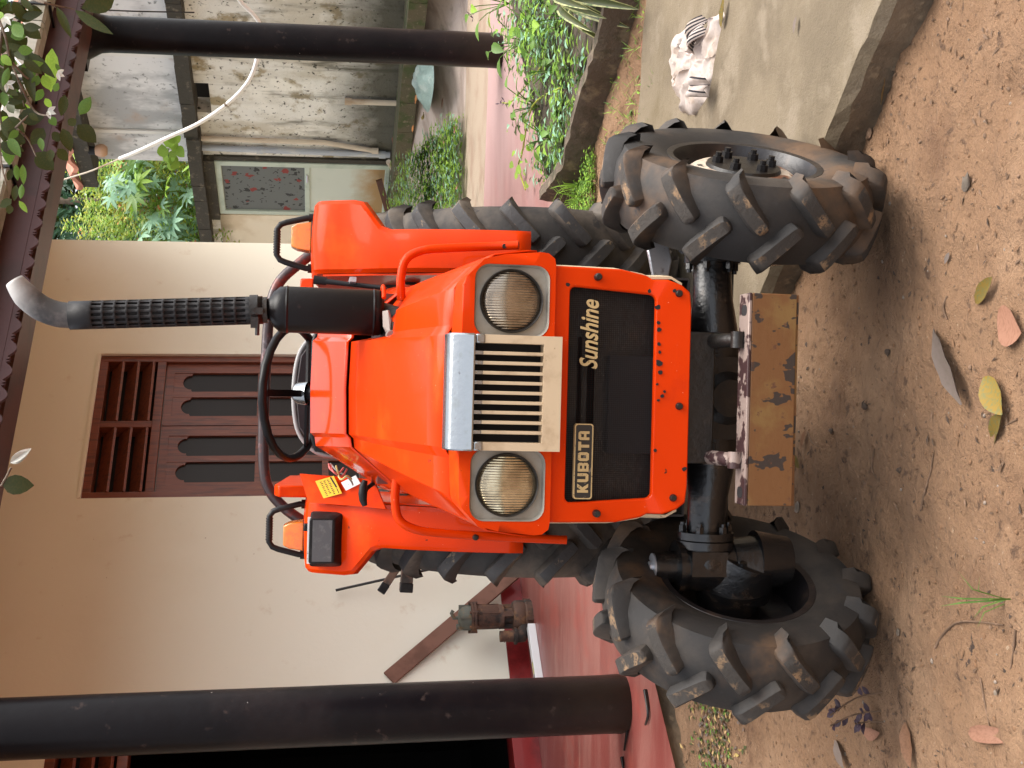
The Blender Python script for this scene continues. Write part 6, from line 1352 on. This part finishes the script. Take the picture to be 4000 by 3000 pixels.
fallen((1870, 1585), (1912, 1580), .034, DRYP, 'short tan leaf under the purple weeds')
fallen((2098, 1582), (2186, 1592), .036, DRYP, 'curled pinkish leaf at the near left corner of the dirt', curl=.3)
fallen((1724, 985), (1738, 1010), .030, DRYY, 'small yellow leaf under the left end of the bumper', lift=.01)
fallen((1520, 195), (1580, -10), .018, DRYT, 'x', z=.104) if False else None
fallen((1562, 62), (1574, -6), .030, DRYY, 'yellow-tan leaf on the slab at the end of the rag', z=.104)
fallen((1725, 35), (1722, 72), .016, DRYG, 'small grey leaf alone on the concrete slab', z=.104)
fallen((1398, 80), (1392, 118), .022, DRYP, 'dry pale leaf at the back edge of the slab', lift=.01)
fallen((1744, 930), (1738, 970), .02, DRYB, 'brown scrap of leaf just before the bumper')
fallen((2056, 545), (2048, 570), .012, DRYG, 'tiny grey leaf on the dirt before the right tyre')
for i, (X, Y, d, m, lab) in enumerate(((905, 205, 12, DRYO, 'orange leaf on the yard near the plastic bag'), (895, 270, 10, DRYO, 'pinkish orange leaf by the yard kerb'), (925, 195, 14, DRYO, 'bright orange leaf beside the green plastic bag'), (918, 245, 9, DRYY, 'olive yellow leaf in the middle of the yard'), (868, 240, 14, DRYO, 'orange leaf standing against the shed foot'), (960, 210, 16, DRYP, 'pale pink leaf near the drain'), (875, 175, 10, DRYO, 'orange leaf beyond the plastic bag'), (945, 325, 8, DRYP, 'small pale leaf by the groundcover'))):
    z = 0.10 + 0.36 * smooth01(1000, 870, X); fallen((X, Y), (X + R_.uniform(-6, 6), Y + d * 1.6), .06, m, lab, z=z + .012, lift=.01, grp='leaves on the yard')
for X, Y, lab in ((985, 275, 'pink petal-like leaf by the drain at the near edge of the groundcover'), (990, 400, 'pink leaf at the groundcover edge closest to the tractor'), (962, 300, 'pink petal-like leaf deep in the yard groundcover')):
    fallen((X, Y), (X + R_.uniform(-5, 5), Y + R_.uniform(8, 16)), .05, DRYP, lab, z=.24, lift=.01, grp='pink leaves in the yard groundcover')
def twig(pts, r, label, z=None, name='twig', grp='twigs on the dirt', m=TWIG):
    P = catmull([(gz(*p) if z is None else on_z(*p, z)) + Vector((0, 0, r * .8)) for p in pts], 5); o_ = P[0].copy(); mb = MB(); mb.tube([p - o_ for p in P], [r * (1 - .5 * i / (len(P) - 1)) for i in range(len(P))], 6); return tag(mb.build(name, m, smooth=60, loc=o_), label, 'twig', grp)
twig([(2022, 1400), (2040, 1370), (2070, 1345), (2115, 1343), (2170, 1350)], .0035, 'long curved twig on the dirt at the left')
twig([(2196, 1360), (2192, 1400), (2185, 1445)], .003, 'straight twig at the near left edge')
twig([(2120, 1465), (2128, 1510), (2140, 1570)], .0028, 'thin straight twig before the curled pink leaf')
twig([(1998, 900), (2000, 860), (2010, 800), (2025, 960)][0:3], .003, 'brown twig on the dirt straight in front of the tractor') if False else None
twig([(1992, 1100), (2000, 1060), (2012, 1020), (2018, 980)], .003, 'slightly bent brown twig on the dirt in front of the left tyre')
twig([(1890, 970), (1885, 1010), (1895, 1035)], .0024, 'hooked little twig among the clods')
twig([(1972, 1500), (1945, 1480), (1942, 1510), (1950, 1530)][0:4], .002, 'looped thin stem on the dirt')
twig([(1745, 930), (1755, 955), (1770, 965)], .002, 'thin dry stem before the bumper')
twig([(2048, 640), (2040, 665), (2048, 690)], .003, 'short stub of twig before the right tyre')
twig([(2200, 905), (2168, 922)], .003, 'short twig beside the yellow leaf')
twig([(1397, 1490), (1404, 1540), (1398, 1520), (1391, 1562)][0:2] + [(1398, 1565)], .009, 'short dark stick lying on the red floor by the column foot', z=.092, grp='sticks on the veranda floor', m=GRIME)
twig([(1361, 1535), (1358, 1580), (1352, 1620)], .009, 'thin black stick leaning at the foot of the near column', z=.092, grp='sticks on the veranda floor', m=BLACK)
twig([(1347, 1635), (1351, 1665)], .009, 'black stick end at the far left of the veranda floor', z=.092, grp='sticks on the veranda floor', m=BLACK)
CLOD = mat('dark_soil_clod', (0.055, 0.035, 0.024), .95, 0, [((0.12, 0.07, 0.04), 60, .5, .7)], (120, .003))
SM = MB(); SM.lathe([(0.0005, -.35), (.35, -.28), (.5, 0), (.36, .26), (.0005, .36)], (0, 0, 0), 'Z', 8); sm0 = None
mb = MB()
for _ in range(800):
    X, Y = R_.uniform(1640, 2240), R_.uniform(-20, 1690); p = gz(X, Y); s = R_.choice((.003, .004, .005, .006, .008, .010)); M_ = Matrix.Translation(p + Vector((0, 0, s * .1))) @ Matrix.Rotation(R_.uniform(0, 6), 4, 'Z') @ Matrix.Diagonal((s, s * R_.uniform(.6, 1.4), s * .8, 1)); mb.add([M_ @ Vector(v) for v in SM.v], SM.f, R_.choice((0, 0, 0, 0, 0, 1, 1, 1, 2)))
for _ in range(700):
    X, Y = R_.uniform(1640, 2230), R_.uniform(-20, 1690); p = gz(X, Y); a = R_.uniform(0, 6.283); add_leaf(mb, p + Vector((0, 0, .002)), Vector((math.cos(a), math.sin(a), R_.uniform(-.05, .25))), Vector((R_.uniform(-.4, .4), R_.uniform(-.4, .4), 1)), R_.uniform(.008, .026), R_.uniform(.003, .009), R_.choice((0, 1, 1, 3)), nseg=2)
tag(mb.build('dirt_crumbs', [mat('dirt_clod', (0.17, 0.09, 0.045), .95), TWIG, STONE, CLOD], smooth=60, fixn=False), kind='stuff')
for X, Y, s, m, lab in ((1880, 290, .040, TWIG, 'dark seed pod on the dirt below the slab'), (2090, 395, .045, STONE, 'flat brown stone on the dirt at the right'), (1870, 880, .030, CLOD, 'black lump of soil before the bumper'), (1797, 930, .026, CLOD, 'dark clod on the dirt near the bumper'), (1945, 1015, .026, CLOD, 'black pebble by the bent twig'), (1942, 1365, .022, STONE, 'grey-black pebble near the left tyre'), (1725, 1095, .040, STONE, 'round brown stone under the left end of the bumper'), (1744, 745, .022, CLOD, 'dark clod beside the bumper end'), (1920, 760, .03, CLOD, 'dark crumbly clod before the right of the tractor')):
    p = gz(X, Y); mb = MB(); s *= 0.62; M_ = Matrix.Rotation(R_.uniform(0, 6), 4, 'Z') @ Matrix.Diagonal((s * 1.5, s, s * .6, 1)); mb.add([M_ @ (Vector(v) * (1 + .6 * noise.noise(Vector(v) * 3 + p))) for v in SM.v], SM.f); tag(mb.build('seed_pod' if 'pod' in lab else 'stone', m, smooth=70, loc=p + Vector((0, 0, s * .18))), lab, 'seed pod' if 'pod' in lab else 'stone')

# ---------------------------------------------------------------- rag on the slab
def rag():
    rim = [(1449, 135), (1458, 108), (1466, 78), (1478, 62), (1500, 52), (1516, 72), (1530, 66), (1548, 40), (1560, 22), (1564, 34), (1554, 70), (1545, 112), (1540, 140), (1536, 166), (1530, 205), (1515, 225), (1500, 248), (1488, 250), (1484, 240), (1470, 215), (1455, 180)]
    P = [on_z(X, Y, .104) for X, Y in rim]; c = sum(P, Vector()) / len(P); root = empty('rag', (c.x, c.y, .101), 'crumpled dirty white cloth with black stripes lying on the concrete slab', 'cloth')
    n = len(P); K = 16; secs = []; M2 = 120; Q = []
    for k in range(M2): t = k / M2 * n; i = int(t); f = t - i; Q.append(P[i].lerp(P[(i + 1) % n], f))
    for j in range(K + 1):
        u = j / K; row = []
        for k, q in enumerate(Q):
            d = (q - c) * (1.0 - u); p = c + d; nn = noise.noise(Vector((p.x * 11, p.y * 11, 2))) ; n2 = noise.noise(Vector((p.x * 26, p.y * 20, 5))); n3 = abs(noise.noise(Vector((p.x * 15 + p.y * 9, p.y * 6, 9))))
            qa, qb = p.x * .82 + p.y * .57, p.x * .57 - p.y * .82; w1 = noise.noise(Vector((qb * 4, qa * 3, 7))) * 0.05; r1 = abs(noise.noise(Vector(((qa + w1) * 17, qb * 3.2, 9)))); r2 = abs(noise.noise(Vector(((qa - w1) * 36, qb * 7, 3))))
            h = (0.004 + 0.018 * min(1, u * 2.5) * (0.6 + 0.7 * nn) + 0.080 * max(0, 0.30 - r1) * min(1, u * 6) + 0.045 * max(0, 0.26 - r2) * min(1, u * 6)) if j > 0 else 0.0
            p = p + Vector((0.02 * n2, 0.02 * nn, 0)) * (1 if j else 0.3); row.append(Vector((p.x - c.x, p.y - c.y, max(0.0, h))))
        secs.append(row)
    mb = MB(); mb.loft(secs, 0, True); mb.build('cloth', CLOTH, root, smooth=75, fixn=False)
    # striped sleeve folded out at the back, and the striped cuff
    for (pts, w_, nst, nm) in ((((1506, 58), (1512, 95)), .115, 9, 'striped_sleeve'), (((1523, 168), (1520, 208)), .10, 7, 'striped_cuff')):
        a, b = on_z(*pts[0], .13) - Vector(root.location), on_z(*pts[1], .13) - Vector(root.location); d = b - a; sd_ = Vector((-d.y, d.x, 0)).normalized(); secs = []
        for i in range(nst * 2 + 1):
            t = i / (nst * 2); p = a + d * t; row = []
            for s in range(9):
                v = (s / 8 - .5); zz = .006 + .055 * math.cos(v * 2.6) + .010 * math.sin(t * 9 + v * 4); row.append(p + sd_ * (v * w_) + Vector((0, 0, zz - .05 + (0.035 if nm == 'striped_cuff' else 0.02))))
            secs.append(row)
        mb = MB(); mb.loft(secs)
        for i in range(len(mb.m)): mb.m[i] = 1 if (i // 8) % (2 if nm == 'striped_sleeve' else 5) == 0 else 0
        o = mb.build(nm, [CLOTH, CLOTHB], root, smooth=75, fixn=False); sl = o.modifiers.new('t', 'SOLIDIFY'); sl.thickness = .004; sl.offset = -1
rag()

# green plastic bag in the yard
pc = on_z(932, 172, 0.30); root = empty('plastic_bag', pc, 'crumpled grey-green plastic sheet lying on the yard behind the far column', 'plastic'); mb = MB(); secs = []
for j in range(8):
    u = j / 7; row = []
    for k in range(28):
        a = 2 * math.pi * k / 28; rr = (0.34 + .10 * noise.noise(Vector((math.cos(a) * 1.5, math.sin(a) * 1.5, 4)))) * (1 - u); p = Vector((math.cos(a) * rr * .9, math.sin(a) * rr * 1.5, 0)); row.append(p + Vector((0, 0, .02 + (.11 * min(1, 2 * u) + .07 * noise.noise(p * 7)) * (1 if j else 0))))
    secs.append(row)
mb.loft(secs, 0, True); mb.build('sheet', PLASTIC, root, smooth=50, fixn=False)
# narrow-leaved plant in front of the yard kerb at the right edge
yp = on_z(930, -6, 0.25); root = empty('yard_plant', yp, 'plant with long pale stalks and narrow leaves at the far right of the yard', 'plant')
for (X, Y, l, m) in ((905, 30, .3, LF_MID), (940, 60, .35, LF_BRIGHT), (955, 40, .3, LF_MID), (925, 25, .25, LF_BRIGHT), (915, -10, .3, LF_MID), (968, 30, .34, LF_MID)):
    t = on_z(X, Y, .2) - yp; mb = MB(); add_leaf(mb, Vector((0, 0, .1)), t, Vector((0, 0, 1)), max(.3, t.length * 1.0), .07, 0, curl=.2, fold=.3); mb.build('leaf', m, root, fixn=False)

# ---------------------------------------------------------------- things against the house wall
def onw(X, Y): p = on_plane(X, Y, (nW.x, nW.y), KW); return p
# plank leaning against the wall
a, b = onw(840, 1468), onw(1106, 1255); s0, s1 = a.dot(dW), b.dot(dW); top_ = Wp(s0, -0.014, a.z); bot = Wp(s1, -0.10, b.z)
d_ = (bot - top_); Lp = d_.length; M_ = Matrix.Translation((top_ + bot) / 2) @ basis(d_, nW * -1)
mb = MB(); mb.box(-0.048, 0.048, -Lp / 2, Lp / 2, -0.011, 0.011, 0, M_)
tag(mb.build('timber_plank', PLANKM, bevel=0.003), 'brown timber plank leaning diagonally against the cream wall', 'plank')
mb = MB(); q0, q1, q2 = onw(725, 1284), onw(1002, 1245), onw(722, 1279); A_ = Wp(q0.dot(dW), -0.05, q0.z); B_ = Wp(q1.dot(dW), -0.16, q1.z); C_ = A_ + (B_ - A_) * 1.55; C_.z = FZ + 0.005
mb.tube([A_ + Vector((0.004, 0, -.006)), A_, A_.lerp(C_, .5), C_], 0.0085, 8); tag(mb.build('iron_rod', GRIME, smooth=60), 'thin dark iron rod leaning against the wall behind the tractor', 'rod')
# rusty submersible pump standing on the floor
pf = on_z(1147, 1330, FZ); PU = empty('water_pump', (pf.x, pf.y, FZ), 'rusty cast iron water pump standing on the veranda floor before the plank', 'pump')
sc_ = 0.92
mb = MB(); mb.lathe([(0.0005, .0), (.095, .0), (.098, .035), (.090, .045), (.096, .055), (.096, .10), (.085, .115), (.055, .12)], (0, 0, 0), 'Z', 28)
for i in range(3): a_ = i * 2.1 + .6; mb.obox((.082 * math.cos(a_), .082 * math.sin(a_), .022), (.05, .03, .044), Matrix.Rotation(a_, 3, 'Z'))
mb.build('pump_foot', PUMPM, PU, smooth=40)
mb = MB()
for i in range(4): a_ = i * math.pi / 2 + .4; mb.obox((.062 * math.cos(a_), .062 * math.sin(a_), .145), (.022, .03, .07), Matrix.Rotation(a_, 3, 'Z'))
mb.lathe([(.052, .11), (.052, .18)], (0, 0, 0), 'Z', 20); mb.build('pump_neck', PUMPM, PU, smooth=40)
mb = MB(); mb.lathe([(.0005, .175), (.074, .175), (.076, .20), (.072, .206), (.074, .212), (.074, .345), (.0745, .35), (.0005, .352)], (0, 0, 0), 'Z', 32)
for i in range(5): a_ = i * 1.26 + .2; mb.obox((.074 * math.cos(a_), .074 * math.sin(a_), .275), (.008, .010, .15), Matrix.Rotation(a_, 3, 'Z'))
mb.build('pump_body', PUMPM, PU, smooth=40)
mb = MB(); mb.lathe([(.076, .343), (.094, .343), (.094, .358), (.090, .360), (.094, .362), (.094, .376), (.076, .376)], (0, 0, 0), 'Z', 32)
for i in range(6): a_ = i * math.pi / 3; mb.tube([(.088 * math.cos(a_), .088 * math.sin(a_), .332), (.088 * math.cos(a_), .088 * math.sin(a_), .388)], .009, 8)
mb.build('pump_flange', PUMPM, PU, smooth=40)
mb = MB(); mb.lathe([(.074, .376), (.073, .40), (.062, .43), (.042, .447), (.0005, .452)], (0, 0, 0), 'Z', 28)
for i in range(4): a_ = i * math.pi / 2 + .2; mb.obox((.052 * math.cos(a_), .052 * math.sin(a_), .41), (.05, .012, .07), Matrix.Rotation(a_, 3, 'Z'))
mb.tube([(-.055, 0, .40), (-.055, 0, .46)], .018, 10); mb.tube([(0, 0, .44), (.0, 0, .475), (.03, 0, .49), (.045, 0, .48)], .012, 8); mb.build('pump_head', PUMPG, PU, smooth=40)
dv = (-dW * .135).to_3d(); mb = MB(); mb.tube([dv * .3 + Vector((0, 0, .055)), dv * .75 + Vector((0, 0, .055)), dv * 1.0 + Vector((0, 0, .075)), dv * 1.0 + Vector((0, 0, .105))], [.05, .048, .044, .042], 18); mb.tube([dv + Vector((0, 0, .103)), dv + Vector((0, 0, .118))], .052, 18)
mb.tube([dv + Vector((0, 0, .118)), dv + Vector((0, 0, .16)), dv + Vector((0, 0, .205))], [.036, .033, .034], 18); mb.tube([dv + Vector((0, 0, .148)), dv + Vector((0, 0, .154))], .037, 18); mb.tube([dv + Vector((0, 0, .176)), dv + Vector((0, 0, .18))], .037, 18); mb.build('pump_outlet', PUMPM, PU, smooth=40)
# white spirit level on the floor
a, b = on_z(1148, 1352, FZ + .02), on_z(1164, 1462, FZ + .02); d_ = b - a; M_ = Matrix.Translation((a.x, a.y, FZ)) @ basis(Vector((d_.x, d_.y, 0)), Vector((0, 0, 1)))
lv = MB(); lv.box(-.028, .028, 0, .62, 0, .046, 0, M_); lev = tag(lv.build('spirit_level', ALU, bevel=0.003), 'white aluminium spirit level lying on the red floor beside the pump', 'level')
mb = MB(); mb.box(-.008, .008, .26, .335, .0462, .0475, 0, M_); mb.build('level_vial', VIAL, lev)
mb = MB(); mb.box(-.011, .011, .255, .40, .0461, .0466, 0, M_); mb.build('vial_window', BADGE, lev)
# offcut against the shed door foot
mb = MB(); A_ = Sp(*(sz(818, 370)[0], -.12, sz(818, 370)[1])); B_ = Sp(*(sz(855, 425)[0], -.5, .50)); mb.tube([A_, A_.lerp(B_, .45), B_], .05, 4); tag(mb.build('timber_offcut', WOODD), 'dark red timber offcut leaning at the foot of the green shed door', 'timber')
mb = MB(); s_, z_ = sz(852, 292); M_ = Matrix.Translation(Sp(s_, -.12, z_ - .04)) @ Matrix.Rotation(rad(25), 4, 'X') @ Matrix.Rotation(rad(30), 4, 'Z'); mb.box(-.11, .11, -.05, .05, -.035, .035, 0, M_); tag(mb.build('brick', PLANKM, bevel=.004), 'single brick lying against the shed foot beside the pipes', 'brick')
